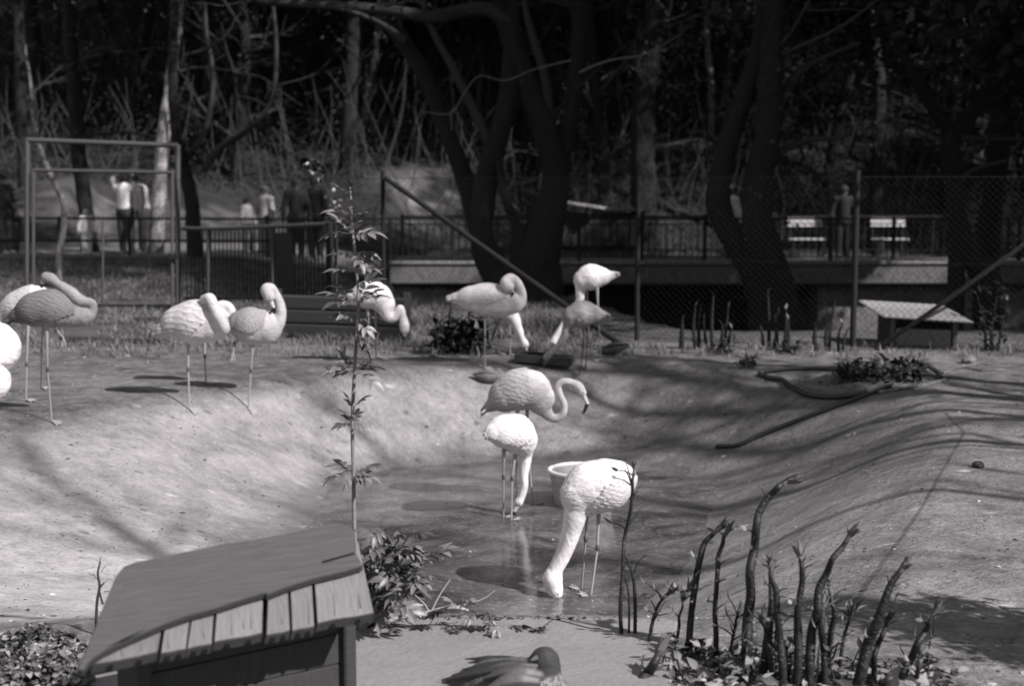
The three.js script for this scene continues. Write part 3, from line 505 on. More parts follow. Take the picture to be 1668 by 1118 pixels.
// the wood on the hill: three grown trees, repeated
{
  const G = 'trees of the dark wood on the hillside', L = 'dark tree of the wood covering the hillside';
  const protos = [0, 1, 2].map((k) => {
    const t = new THREE.Group(), geos = [], br = [], tips = [], h = [13, 12, 14.5][k], pts = []; let q = V(0, -0.5, 0); for (let i = 0; i <= 6; i++) { pts.push(q.clone()); q.add(V(rr(-0.35, 0.35), h / 6, rr(-0.35, 0.35))); }
    geos.push(tube(pts, [0.2, 0.16, 0.13, 0.1, 0.07, 0.02], 9, 24, 0.15));
    for (let i = 1; i < 7; i++) for (let m = 0; m < 3; m++) grow(br, tips, pts[i].clone().add(V(0, rr(-0.8, 0), 0)), V(rr(-1, 1), rr(0, 0.7), rr(-1, 1)), rr(1.6, 3.4) * (i > 3 ? 1.1 : 0.85), 0.05, 2);
    part('trunk', geos, M.barkDark, t); part('branches', br, k === 1 ? mat(0.055) : M.twig, t); t.userData.tips = tips; return t;
  });
  const spots = []; for (let i = 0; i < 600 && spots.length < 84; i++) { const z = -rr(39.5, 74), x = rr(-1, 1) * (10 + -z * 0.33) + 2; if (spots.every(([a, b]) => Math.hypot(a - x, b - z) > 2.5) && !(Math.abs(x + 2.6) < 2.2 && z > -43)) spots.push([x, z]); }
  spots.forEach(([x, z], i) => {
    const p = protos[i % 3], o = p.clone(); o.name = numbered('wood_tree'); o.position.set(x, H(x, z), z); o.rotation.y = rr(0, 6.28); const s = rr(0.9, 1.2); o.scale.setScalar(s); delete o.userData.tips; scene.add(tag(o, L, 'tree', G));
    const n = 900, cr = new THREE.InstancedMesh(CLbig, leafDark, n), M4 = new THREE.Matrix4(), Q = new THREE.Quaternion(), w = V(); o.updateMatrixWorld();
    const high = p.userData.tips.filter((v) => v.y > 6.8); let k = 0; for (let m = 0; m < n; m++) { const l = high[Math.floor(rnd() * high.length)].clone().add(V(rr(-0.7, 0.7), rr(-0.5, 0.7), rr(-0.7, 0.7))); w.copy(l).applyMatrix4(o.matrixWorld); if (inGap(w)) continue; const sc = rr(0.8, 1.6); M4.compose(l, Q.setFromEuler(new THREE.Euler(rr(0, 6), rr(0, 6), rr(0, 6))), V(sc, sc, sc)); cr.setMatrixAt(k, M4); const v = rr(0.4, 1.4); cr.setColorAt(k++, new THREE.Color(v, v, v)); }
    cr.count = k; cr.name = 'crown'; cr.castShadow = cr.receiveShadow = true; tag(cr, null, null, null, 'stuff'); o.add(cr);
  });
}
// trees to the right of the pond, whose boughs shade its slope
function shadeTree(x, z, h, label, r, limbs, o = {}) {
  seed = Math.round(x * 97 + z * 1313 + 50000);
  const base = V(x, H(x, z), z), t = thing('young_tree', label, 'tree', base), geos = [], br = [], tips = [], pts = []; let q = base.clone().add(V(0, -0.2, 0)); const lx = rr(-0.12, 0.12), lz = rr(-0.12, 0.12);
  for (let i = 0; i <= 8; i++) { pts.push(q.clone()); q.add(V(lx + rr(-0.1, 0.1), h / 8, lz + rr(-0.1, 0.1))); }
  geos.push(tube(pts, [r, r * 0.9, r * 0.8, r * 0.6, r * 0.4, r * 0.15], 8, 30, 0.15));
  for (let i = o.from ?? 3; i < 9; i++) for (let m = 0; m < limbs; m++) grow(br, tips, pts[i].clone().add(V(0, rr(-0.5, 0), 0)), V(rr(-1, 1), rr(0.5, 1.4), rr(-1, 1)), rr(1, 2.4), r * 0.34, 1);
  part('trunk', geos, M.bark, t); part('branches', br, M.bark, t); crown(t, tips, o.leaves ?? 120, 0.25, CLs, leafMat);
}
[[8.2, -4.45, 9, 0.1, 'nearest'], [9.3, -6.6, 10, 0.15, 'second'], [8.0, -6.9, 9, 0.1, 'third'], [8.9, -8.0, 10, 0.17, 'fourth'], [7.9, -8.6, 9, 0.11, 'fifth'], [9.6, -9.2, 10, 0.14, 'farthest'], [7.2, -9.9, 8, 0.1, 'last, most slanting']].forEach(([x, z, h, r, w]) => shadeTree(x, z, h, w + ' slender bare tree of the row to the right of the pond', r, 2));
shadeTree(6.6, -1.5, 13, 'tall bare tree to the right of the planted bed', 0.12, 3, { from: 4, leaves: 150 });
// tall leafy trees right of the enclosure: their crowns keep the bridge and the wood in shade
for (const [x, z, h] of [[12, -15.6, 12], [15, -17.5, 13], [14, -20, 14], [10.5, -23, 13], [9.5, -27.5, 13], [21, -33, 14], [9.5, -19.5, 12], [22, -20, 14], [26, -27, 14]]) {
  const base = V(x, H(x, z), z), t = thing('tall_tree', 'tall leafy tree standing to the right of the fenced enclosure', 'tree', base, 'leafy trees right of the enclosure'), geos = [], br = [], tips = [], pts = []; let q = base.clone().add(V(0, -0.2, 0));
  for (let i = 0; i <= 6; i++) { pts.push(q.clone()); q.add(V(rr(-0.3, 0.3), h / 6, rr(-0.3, 0.3))); }
  geos.push(tube(pts, [0.3, 0.24, 0.2, 0.15, 0.1, 0.04], 10, 30, 0.15));
  for (let i = 3; i < 7; i++) for (let m = 0; m < 5; m++) grow(br, tips, pts[i].clone().add(V(0, rr(-1, 0), 0)), V(rr(-1, 1), rr(-0.1, 0.6), rr(-1, 1)), rr(2.5, 4.2), 0.06, 1);
  part('trunk', geos, M.barkDark, t); part('branches', br, M.twig, t); crown(t, tips, 4600, 0.75, CLbig, leafMat);
}
// undergrowth on the wooded slope
{
  const n = 16000, c = new THREE.InstancedMesh(clusterGeo(11, 0.26, 0.075), leafDark, n), M4 = new THREE.Matrix4(), q = new THREE.Quaternion();
  for (let i = 0; i < n; i++) {
    let x, z; do { z = -rr(36.6, 66); x = rr(-1, 1) * (6 + -z * 0.34); } while (nz(x * 0.35, z * 0.35) < rr(-0.5, 0.25) || Math.hypot(x + 2.6, z + 39) < 1.7 || (x < -6 && z > -39.5));
    const s = rr(0.5, 1.5), v = rr(0.3, 1.3) * (rnd() < 0.05 ? 2.2 : 1); M4.compose(V(x, H(x, z) + rr(0, 1) ** 2 * 2.2, z), q.setFromEuler(new THREE.Euler(rr(0, 6), rr(0, 6), rr(0, 6))), V(s, s, s)); c.setMatrixAt(i, M4); c.setColorAt(i, new THREE.Color(v, v, v));
  }
  c.name = 'undergrowth'; c.castShadow = c.receiveShadow = true; scene.add(tag(c, 'tangled undergrowth and young leaves covering the slope of the dark wood', 'undergrowth', null, 'stuff'));
  const tw = []; for (let i = 0; i < 2600; i++) { const z = -rr(36.5, 62), x = rr(-1, 1) * (6 + -z * 0.34); if (x < -6 && z > -39.5) continue; const p = V(x, H(x, z), z), e = p.clone().add(V(rr(-1.2, 1.2), rr(0.6, 3.6), rr(-0.5, 0.5))); tw.push(tube([p, p.clone().lerp(e, 0.5).add(V(rr(-0.3, 0.3), 0.2, 0)), e], [0.02, 0.007], 3, 5, 0, false)); }
  tag(part('brushwood', tw, mat(0.085)), 'thin bare twigs of brushwood standing over the dark wooded slope', 'brushwood', null, 'stuff');
  // rough grass behind the fence and at the edges
  const blade = []; for (let i = 0; i < 7; i++) { const g = leafGeo(rr(0.05, 0.11), 0.006, 0.35); g.applyMatrix4(rot(0, rr(0, 6.28), rr(0.8, 1.4)).setPosition(rr(-0.03, 0.03), 0, rr(-0.03, 0.03))); blade.push(g); }
  const N = 9000, gi = new THREE.InstancedMesh(mergeGeometries(blade), mat(0.13), N);
  for (let i = 0; i < N; i++) { let x, z; do { z = -rr(14.4, 27); x = rr(-1, 1) * (3 + -z * 0.3); } while (basinT(x, z) > 0 || nz(x * 0.8, z * 0.8) < rr(-0.5, 0.35) || (z > -15.4 && rnd() < 0.75) || H(x, z) < -0.12 || (x > 1.1 && z < -15.5)); const s = rr(0.6, 1.5); M4.compose(V(x, H(x, z) - 0.005, z), q.setFromEuler(new THREE.Euler(0, rr(0, 6), 0)), V(s, s, s)); gi.setMatrixAt(i, M4); const v = rr(0.5, 1.8); gi.setColorAt(i, new THREE.Color(v, v, v)); }
  gi.name = 'grass'; gi.castShadow = gi.receiveShadow = true; scene.add(tag(gi, 'sparse rough grass growing along and behind the wire fence', 'grass', null, 'stuff'));
}

// ---------------------------------------------------------------- flamingos
const featherMat = (v) => mat(v, { vertexColors: true, roughness: 0.8, bumpMap: rep(featherTex, 1, 1), bumpScale: 0.0045 });
const wingTex = dataTex(256, 256, (u, v) => { const r = (v * 11) % 1, rib = Math.pow(Math.abs(r - 0.5) * 2, 3); return clamp(0.9 - 0.13 * rib + 0.14 * tn(u * 0.3, v, 70, 5), 0, 1); });
function flamingo(label, o) {
  const foot = ground(...o.foot), d = -foot.z, s = d / F, P = (p) => at(p[0], p[1], d + (p[3] ?? 0));
  const t = thing('flamingo', label, 'flamingo', foot, 'flamingos in and around the pond');
  const nodes = (a, k = 1) => a.map((p) => [P(p), p[2] * s * k]);
  const body = chain(nodes(o.body), 6), neck = chain(nodes(o.neck, 0.93), 6), c0 = P(o.body[Math.floor(o.body.length / 2)]);
  const ax = P(o.body[o.body.length - 1]).sub(P(o.body[0])).normalize(), side = V(0, 0, 1).addScaledVector(ax, -ax.z).normalize(), vup = V().crossVectors(side, ax);
  const f = (x, y, z) => {
    let b = chainDist(body, x, y, z, o.flat ?? 1.12, c0.z);
    if (b < 0.03 && b > -0.03) { const px = x - c0.x, py = y - c0.y, pz = z - c0.z, u = px * ax.x + py * ax.y + pz * ax.z, v = px * vup.x + py * vup.y + pz * vup.z, w = pz; b += 0.0035 * nz(u * 9, v * 30 + u * 8, w * 30) + 0.0022 * nz(u * 30, v * 60, w * 60) + 0.004 * nz(u * 11, v * 12, w * 12); }
    return smin(b, chainDist(neck, x, y, z), 0.02);
  };
  const bb = boxOf([body, neck], 0.02), g = nets(f, bb.min, bb.max, o.cell ?? (d > 12 ? 0.0085 : 0.0068));
  const p = g.attributes.position, uv = [], col = [], rear = P(o.body[0]), L = P(o.body[o.body.length - 1]).sub(rear).length();
  for (let i = 0; i < p.count; i++) {
    const x = p.getX(i) - c0.x, y = p.getY(i) - c0.y, z = p.getZ(i) - c0.z, u = x * ax.x + y * ax.y + z * ax.z, th = Math.atan2(z * side.z + x * side.x + y * side.y, x * vup.x + y * vup.y + z * vup.z);
    uv.push(u / 0.42, th / Math.PI); const k = 0.97 + 0.16 * nz(x * 14, y * 14, z * 14) + 0.16 * nz(u * 16, (y * 50 + z * 20), z * 50) - (o.rearDark ?? 0) * sstep(-u, 0.02, L * 0.4); col.push(k, k, k);
  }
  g.setAttribute('uv', new THREE.Float32BufferAttribute(uv, 2)); g.setAttribute('color', new THREE.Float32BufferAttribute(col, 3));
  part('body', g, featherMat(o.white), t);
  // folded wings: a feathered shell over each flank, its overlapping feathers running from shoulder to tail
  const n = o.body.length, tail = P(o.body[0]), sh = P(o.body[n - 1]), mid = tail.clone().lerp(sh, 0.5), half = tail.distanceTo(sh) / 2 + 0.02, rm = Math.max(...o.body.map((q) => q[2])) * s;
  const wv = o.wing ?? o.white * 0.92, wm = mat(wv, { vertexColors: true, roughness: 0.8, bumpMap: rep(featherTex, 1, 1), bumpScale: 0.007 }), K = o.feathers ?? 9;
  const local = (x, y, z) => { const px = x - mid.x, py = y - mid.y, pz = z - mid.z, u = (px * ax.x + py * ax.y + pz * ax.z) / half, v = px * vup.x + py * vup.y + pz * vup.z, w = px * side.x + py * side.y + pz * side.z; return [u, v, w]; };
  const saw = (q) => q - Math.floor(q);
  if (!o.noWing) for (const sd of [1, -1]) {
    const wf = (x, y, z) => {
      const [u, v, w] = local(x, y, z), bd = chainDist(body, x, y, z, o.flat ?? 1.12, c0.z); if (bd > 0.05) return bd;
      const th = Math.atan2(Math.abs(w), v + rm * 0.1), q = th * K * 0.62 - u * K * 0.42 + 0.35 * nz(u * 4, th * 3, sd), fr = saw(q), rows = saw(-u * 3.1 + 0.4 * Math.floor(q));
      const edge = 1.62 + 0.16 * Math.sqrt(fr) - 0.55 * sstep(u, 0.1, 0.8) - 0.25 * sstep(-u, 0.55, 1.1);
      const h = 0.007 + (o.ridge ?? 0.0042) * fr * (0.5 + 0.5 * sstep(th, 0.3, 1.0)) + 0.003 * rows * sstep(u, -0.4, 0.5);
      return Math.max(bd - h, -bd - 0.02, (th - edge) * rm * 0.8, (u - 0.72) * half * 0.9, -w * sd - 0.004);
    };
    const wb = boxOf([body], 0.03), wg = nets(wf, wb.min, wb.max, o.cell ?? (d > 12 ? 0.0085 : 0.0068)), wp = wg.attributes.position, wc = [], wu = [];
    for (let i = 0; i < wp.count; i++) { const [u, v, w] = local(wp.getX(i), wp.getY(i), wp.getZ(i)), th = Math.atan2(Math.abs(w), v + rm * 0.1), q = th * K * 0.62 - u * K * 0.42 + 0.35 * nz(u * 4, th * 3, sd), k = 1 + (o.streak ?? 0.2) * (saw(q) - 0.6) + 0.14 * nz(u * 5, th * 12, 3) - (o.rearDark ?? 0) * sstep(-u, -0.1, 0.9); wc.push(k, k, k); wu.push(u * 0.5, th / 2); }
    wg.setAttribute('color', new THREE.Float32BufferAttribute(wc, 3)); wg.setAttribute('uv', new THREE.Float32BufferAttribute(wu, 2));
    part('wing', wg, wm, t);
  }
  // tail and wing-tip feathers
  { const geos = [], a = P(o.body[1]), dir = P(o.body[0]).sub(a); for (let i = 0; i < 11; i++) { const k = (i - 5) / 5, e = a.clone().addScaledVector(dir, rr(1.05, 1.35) + (o.tailLong ?? 0)).add(V(0, k * 0.014 - 0.014 + rr(-0.02, 0.01), k * 0.05)); geos.push(tube([a.clone().add(V(0, rr(-0.01, 0.02), k * 0.05)), a.clone().lerp(e, 0.6).add(V(0, 0.006, 0)), e], [0.012, 0.013, 0.003], 5, 6)); } part('tail_feathers', geos, mat(o.tail ?? o.white * 0.85), t); }
  // beak with its bend and dark tip
  if (o.beak) {
    const b = o.beak.map(P), h = o.neck[o.neck.length - 1][2] * s, r0 = Math.min(h * 0.62, 0.021);
    const bk = part('beak', tube([b[0], b[0].clone().lerp(b[1], 0.6), b[1]], [r0, r0 * 0.85, r0 * 0.72], 10, 6), o.dim ? M.legDark : M.beak, t);
    part('beak_tip', tube([b[1].clone().lerp(b[0], 0.1), b[1].clone().lerp(b[2], 0.55), b[2]], [r0 * 0.76, r0 * 0.62, r0 * 0.16], 10, 8), M.beakTip, t);
    const hd = P(o.neck[o.neck.length - 1]), dd = b[0].clone().sub(hd).normalize(); if (!o.noEye) for (const z of [1, -1]) part('eye', new THREE.SphereGeometry(0.0045, 8, 6).applyMatrix4(new THREE.Matrix4().setPosition(hd.clone().addScaledVector(V().crossVectors(dd, V(0, 0, 1)), -h * 0.25).add(V(0, 0, z * (h - 0.0015))))), M.eye, t);
  }
  // legs: thigh, ankle joint, shank, webbed foot
  o.legs.forEach((l, i) => {
    const z = (i % 2 ? -0.045 : 0.045) * (o.legs.length > 1 ? 1 : 0), hip = P(l[0]).add(V(0, 0.03, z)), ft = l.tucked ? P(l[2]).add(V(0, 0, 0.06)) : ground(l[2][0], l[2][1], 0.012), an = at(l[1][0], l[1][1], lerp(-hip.z, -ft.z, 0.45)), lm = o.legDark ? M.legDark : M.leg;
    if (l.tucked) an.z = ft.z;
    const R = 0.0082, up = tube([hip, hip.clone().lerp(an, 0.5), an], [R * 2.3, R * 1.15, R * 1.02], 8, 8), low = tube([an, an.clone().lerp(ft, 0.5), ft], [R * 1.02, R * 0.9, R * 0.92], 8, 8);
    const jt = new THREE.SphereGeometry(1, 10, 8).applyMatrix4(new THREE.Matrix4().makeScale(0.0145, 0.026, 0.0145).setPosition(an));
    const lg = part('leg', [up, low], lm, t); const a2 = part('ankle', jt, M.legDark, lg);
    // three toes with webs
    const hd = o.face ?? Math.sign(ax.x) ?? 1, Pf = [], I = [], heel = ft.clone();
    const toes = l.tucked ? [[0, -1, 0], [0.25 * hd, -0.95, 0.1], [-0.2 * hd, -0.9, 0.1]] : [[hd * 0.8, 0, -0.55], [hd, 0, 0.1], [hd * 0.7, 0, 0.7]];
    const tips = toes.map((v) => { const q = heel.clone().addScaledVector(V(...v), 0.088); if (!l.tucked) q.y = H(q.x, q.z) < -0.765 ? -0.767 : H(q.x, q.z) + 0.006; return q; });
    const fg = tips.map((q) => tube([heel, heel.clone().lerp(q, 0.5).add(V(0, 0.004, 0)), q], [0.0085, 0.006, 0.003], 6, 5));
    const web = new THREE.BufferGeometry(), w2 = [heel, tips[0], tips[0].clone().lerp(tips[1], 0.5).lerp(heel, 0.2), tips[1], tips[1].clone().lerp(tips[2], 0.5).lerp(heel, 0.2), tips[2]];
    for (const q of w2) Pf.push(q.x, q.y + 0.003, q.z); for (let k = 1; k < 5; k++) I.push(0, k, k + 1);
    web.setAttribute('position', new THREE.Float32BufferAttribute(Pf, 3)); web.setAttribute('uv', new THREE.Float32BufferAttribute(new Array(12).fill(0), 2)); web.setIndex(I); web.computeVertexNormals(); fg.push(web);
    part('foot', fg, lm, lg);
  });
  return t;
}
const leg = (a, b, c, tucked) => Object.assign([a, b, c], { tucked });
flamingo("white flamingo with its neck straight down, drinking in front of the tub", { foot: [962, 976], white: 0.78, flat: 0.95,
  body: [[1026, 780, 6, 0.05], [1006, 781, 30, 0.03], [984, 790, 43], [962, 794, 43], [943, 806, 32, -0.03]],
  neck: [[948, 808, 30, -0.03], [938, 836, 21, -0.06], [930, 868, 17, -0.06], [917, 905, 14, -0.05], [905, 928, 13.5, -0.05], [900, 944, 18, -0.05], [903, 958, 15.5, -0.05], [906, 966, 12, -0.05]],
  beak: [[907, 968, 0, -0.05], [912, 980, 0, -0.05], [917, 985, 0, -0.05]], legs: [leg([955, 836], [954, 878], [947, 964]), leg([976, 836], [973, 893], [962, 976])], tail: 0.5, face: -1 });
flamingo("white flamingo seen from behind, head down between its legs, standing in the pond's middle", { foot: [833, 852], white: 0.78, flat: 0.95,
  body: [[793, 709, 5, -0.12], [806, 706, 16, -0.08], [822, 704, 27, -0.02], [840, 708, 32, 0.05], [850, 716, 26, 0.1]],
  neck: [[852, 720, 22, 0.1], [857, 745, 10, 0.12], [853, 775, 8, 0.12], [854, 793, 7, 0.12], [849, 810, 7, 0.12], [845, 818, 8, 0.12]],
  beak: [[842, 824, 0, 0.12], [837, 834, 0, 0.12], [838, 846, 0, 0.12]], legs: [leg([821, 738], [820, 777], [820, 848]), leg([840, 743], [834, 780], [833, 852])], tail: 0.3, face: 1 });
flamingo("grey-backed flamingo with an S-bent neck held out sideways, at the far pond edge", { foot: [868, 825], white: 0.46, streak: 0.5, wing: 0.42, rearDark: 0.12,
  body: [[788, 669, 4], [806, 658, 12], [826, 644, 28], [845, 636, 34], [864, 634, 32], [880, 648, 24]],
  neck: [[876, 654, 21], [888, 670, 12], [896, 679, 8.5], [906, 682, 7.5], [916, 676, 6.8], [919, 661, 6.2], [912, 643, 6], [909, 629, 6], [917, 622, 6.3], [931, 624, 7], [942, 630, 8.5], [948, 640, 8]],
  beak: [[950, 644], [957, 659], [949, 676]], legs: [leg([843, 666], [842, 735], [841, 798]), leg([858, 666], [861, 740], [868, 825])], face: 1 });
flamingo("white flamingo standing behind the barred grey one by the feeding tray", { foot: [979, 588], white: 0.74,
  body: [[1006, 446, 3], [992, 449, 8], [976, 450, 16], [962, 451, 21], [951, 455, 17]],
  neck: [[950, 458, 15], [946, 472, 9], [944, 490, 7], [936, 508, 6], [920, 526, 5.5], [908, 545, 5.5], [901, 558, 6.5]],
  beak: [[899, 562], [895, 570], [893, 577]], legs: [leg([972, 472], [975, 525], [979, 588]), leg([956, 472], [957, 525], [962, 580])], face: -1 });
flamingo('grey flamingo with barred wings bending down to the feeding tray from the right', { foot: [944, 613], white: 0.24, streak: 0.9, wing: 0.3, rearDark: 0.1, feathers: 6,
  body: [[991, 514, 3], [978, 512, 8], [962, 511, 16], [948, 511, 22], [934, 515, 18]],
  neck: [[930, 520, 14], [923, 535, 8], [918, 550, 6.5], [908, 565, 5.5], [896, 576, 5.5], [890, 582, 6.5]],
  beak: [[889, 586], [887, 594], [886, 601]], legs: [leg([951, 532], [950, 566], [944, 613]), leg([956, 532], [956, 564], [954, 602])], face: -1, dim: 1, legDark: 1 });
flamingo("pale flamingo in profile with its beak tucked to its breast, left of the tray", { foot: [790, 602], white: 0.58, streak: 0.35, wing: 0.48,
  body: [[731, 486, 4], [747, 487, 10], [768, 487, 20], [793, 488, 26], [818, 491, 25], [836, 493, 17]],
  neck: [[836, 497, 16], [846, 494, 11], [850, 483, 8.5], [847, 470, 8, -0.02], [840, 459, 8.5, -0.05], [831, 455, 10, -0.08], [825, 461, 11, -0.1], [829, 468, 9.5, -0.11]],
  beak: [[831, 470, 0, -0.11], [837, 477, 0, -0.11], [832, 484, 0, -0.11]], legs: [leg([790, 512], [790, 548], [790, 602]), leg([772, 508], [764, 516], [776, 521], true)], face: 1 });
flamingo("pale flamingo reaching down to the feeding tray, body hidden behind the one in profile", { foot: [831, 580], white: 0.8,
  body: [[752, 490, 6], [770, 494, 14], [792, 496, 20], [812, 498, 20], [826, 503, 16]],
  neck: [[826, 505, 17], [836, 518, 11.5], [844, 536, 8], [851, 552, 6.5], [855, 561, 7.5]],
  beak: [[856, 565], [858, 573], [854, 582]], legs: [leg([831, 512], [831, 548], [831, 580]), leg([812, 512], [813, 548], [812, 578])], face: 1 });
flamingo('white flamingo bending its neck in a hook, half hidden by the leafy sapling', { foot: [602, 591], white: 0.72,
  body: [[562, 492, 4], [580, 485, 13], [600, 481, 22], [616, 484, 22], [628, 495, 16]],
  neck: [[627, 500, 15], [632, 514, 10.5], [640, 518, 8.5], [648, 511, 7.5], [652, 503, 7], [656, 515, 6.5], [659, 530, 9], [660, 537, 8]],
  beak: [[660, 540], [659, 548], [655, 553]], legs: [leg([600, 504], [601, 545], [602, 591]), leg([612, 504], [612, 545], [613, 587])], face: 1 });
flamingo('pale grey flamingo with its head bowed on an upright neck, standing on one leg', { foot: [405, 667], white: 0.42, streak: 0.4, wing: 0.3, rearDark: 0.15,
  body: [[381, 531, 9], [393, 529, 22], [411, 532, 31], [428, 532, 28], [440, 537, 18]],
  neck: [[438, 543, 19], [451, 530, 13], [458, 511, 9.5], [456, 495, 8.5], [449, 480, 8], [441, 470, 9, -0.03], [435, 472, 11, -0.05], [439, 484, 9.5, -0.06]],
  beak: [[441, 489, 0, -0.06], [446, 502, 0, -0.06], [441, 511, 0, -0.06]], legs: [leg([414, 562], [409, 604], [405, 667]), leg([392, 556], [384, 560], [382, 574], true)], face: 1 });
flamingo('fluffy pale flamingo with dark tail tips and its neck folded over its back, asleep', { foot: [309, 668], white: 0.5, streak: 0.5, wing: 0.5, tail: 0.08, feathers: 6,
  body: [[254, 546, 6], [272, 536, 15], [294, 526, 27], [318, 526, 36], [338, 524, 33], [352, 530, 22]],
  neck: [[350, 534, 18, -0.02], [364, 536, 12, -0.06], [360, 526, 9.5, -0.12], [353, 510, 9.5, -0.15], [347, 496, 9.5, -0.14], [342, 487, 10, -0.11], [334, 488, 8.5, -0.08]],
  beak: [[328, 494], [322, 498], [318, 501]], legs: [leg([307, 563], [307, 602], [309, 668])], face: 1 });
flamingo('white flamingo tucked close behind the fluffy sleeping one, only its folded neck and breast showing', { foot: [336, 626], white: 0.56,
  body: [[296, 528, 5], [312, 522, 14], [332, 518, 22], [350, 518, 23], [362, 522, 18]],
  neck: [[362, 528, 16], [372, 522, 11], [377, 509, 8.5], [372, 500, 8.5], [362, 498, 9], [354, 500, 8]],
  beak: [[349, 502], [344, 505], [341, 507]], legs: [leg([334, 545], [334, 580], [336, 626])], face: 1 });
flamingo("dark grey flamingo at the left, neck looped back, head resting on its shoulders", { foot: [85, 689], white: 0.25, streak: 0.5, wing: 0.18, tail: 0.06, rearDark: 0.3,
  body: [[16, 520, 5], [36, 513, 15], [60, 505, 28], [86, 503, 31], [110, 512, 21], [132, 516, 16], [142, 514, 13]],
  neck: [[138, 518, 14], [151, 509, 8], [151, 495, 7.5], [140, 492, 9], [128, 488, 11], [117, 478, 11], [105, 469, 9], [94, 462, 7], [84, 454, 9.5], [76, 452, 9.5]],
  beak: [[73, 456], [68, 463], [69, 470]], legs: [leg([80, 531], [78, 602], [85, 689]), leg([88, 534], [96, 536], [108, 549], true)], face: 1 });
flamingo("white flamingo with a long pale tail, mostly hidden behind the dark grey one", { foot: [43, 654], white: 0.6, wing: 0.48,
  body: [[-14, 529, 6], [8, 513, 15], [34, 500, 26], [58, 494, 29], [78, 497, 24]],
  neck: [[78, 500, 20], [95, 502, 12], [102, 492, 8], [94, 484, 7], [82, 484, 7]],
  beak: [[78, 486], [72, 490], [71, 494]], legs: [leg([50, 525], [44, 593], [43, 654]), leg([69, 522], [69, 570], [68, 634])], face: 1 });
flamingo("bright white flamingo cut off by the photo's left edge, the upper of two", { foot: [-22, 716], white: 0.88, flat: 1,
  body: [[-90, 560, 6], [-66, 560, 26], [-36, 562, 42], [-10, 566, 42], [4, 570, 30]],
  neck: [[0, 572, 28], [8, 588, 14], [-4, 606, 9], [-20, 600, 9], [-28, 590, 11]],
  beak: [[-32, 594], [-38, 602], [-38, 610]], legs: [leg([-22, 600], [-24, 650], [-22, 716]), leg([-38, 600], [-40, 650], [-40, 708])], face: 1 });
flamingo("bright white flamingo cut off by the photo's left edge, the lower of two", { foot: [-40, 742], white: 0.88, flat: 1,
  body: [[-96, 632, 6], [-76, 628, 22], [-48, 624, 34], [-24, 622, 34], [-12, 622, 30]],
  neck: [[-14, 622, 29], [-18, 650, 14], [-30, 676, 9], [-44, 700, 8], [-50, 712, 10]],
  beak: [[-52, 718], [-56, 728], [-54, 735]], legs: [leg([-40, 652], [-42, 690], [-40, 742]), leg([-56, 652], [-58, 690], [-58, 738])], face: 1 });

// ---------------------------------------------------------------- ducks
function duck(label, o) {
  const base = ground(...o.base), d = -base.z, s = d / F, P = (p) => at(p[0], p[1], d - (p[3] ?? 0)), t = thing('duck', label, 'duck', base), nodes = (a) => a.map((p) => [P(p), p[2] * s]);
  const body = chain(nodes(o.body), 6), head = chain(nodes(o.head), 5), c0 = P(o.body[Math.floor(o.body.length / 2)]), hc = P(o.head[o.head.length - 1]);
  const f = (x, y, z) => { let b = Math.max(chainDist(body, x, y, z, 1.05, c0.z), base.y - y + 0.004); b = smin(b, chainDist(head, x, y, z), o.k ?? 0.02); return b + 0.0016 * nz(x * 60, y * 120, z * 60); };
  const bb = boxOf([body, head], 0.015), g = nets(f, bb.min, bb.max, o.cell ?? 0.005), p = g.attributes.position, col = [], uv = [];
  for (let i = 0; i < p.count; i++) { const v = V(p.getX(i), p.getY(i), p.getZ(i)), hd = v.distanceTo(hc) / (o.head[o.head.length - 1][2] * s); let k = o.tone * (1 + 0.35 * nz(v.x * 70, v.y * 90, v.z * 70)); if (hd < 1.25) k = o.headTone * (1 + 0.2 * nz(v.x * 90, v.y * 90, v.z * 90)); else if (o.breast && v.x > P(o.breast).x && v.y < P(o.breast).y) k = 0.07 + 0.2 * clamp(0.5 + 1.6 * nz(v.x * 120, v.y * 90, v.z * 120), 0, 1); col.push(k, k * 0.97, k * 0.98); uv.push(v.x * 5, v.y * 5); }
  g.setAttribute('color', new THREE.Float32BufferAttribute(col, 3)); g.setAttribute('uv', new THREE.Float32BufferAttribute(uv, 2));
  part('body', g, new THREE.MeshStandardMaterial({ vertexColors: true, roughness: 0.75, bumpMap: rep(featherTex, 2, 2), bumpScale: 0.003 }), t);
  for (const w of o.wings ?? []) {
    const geos = w.f.map(([a, b, r]) => { const A = P(a), B = P(b), m = A.clone().lerp(B, 0.5).add(V(0, r * s * 0.5, 0)), gg = tube([A, m, B], [r * s * 0.5, r * s, r * s * 0.8, r * s * 0.15], 9, 14), c = A.z; const pp = gg.attributes.position; for (let i = 0; i < pp.count; i++) pp.setZ(i, c + (pp.getZ(i) - c) * 0.8); gg.computeVertexNormals(); return gg; });
    part('wing', geos, mat(w.tone, { roughness: 0.55, bumpMap: rep(wingTex, 4, 2), bumpScale: 0.003 }), t);
  }
  if (o.bill) { const b = o.bill.map(P); part('bill', tube(b, [o.bill[0][2] * s, o.bill[0][2] * s * 0.5], 9, 5), mat(o.billTone ?? 0.2, { roughness: 0.5 }), t); }
  return t;
}
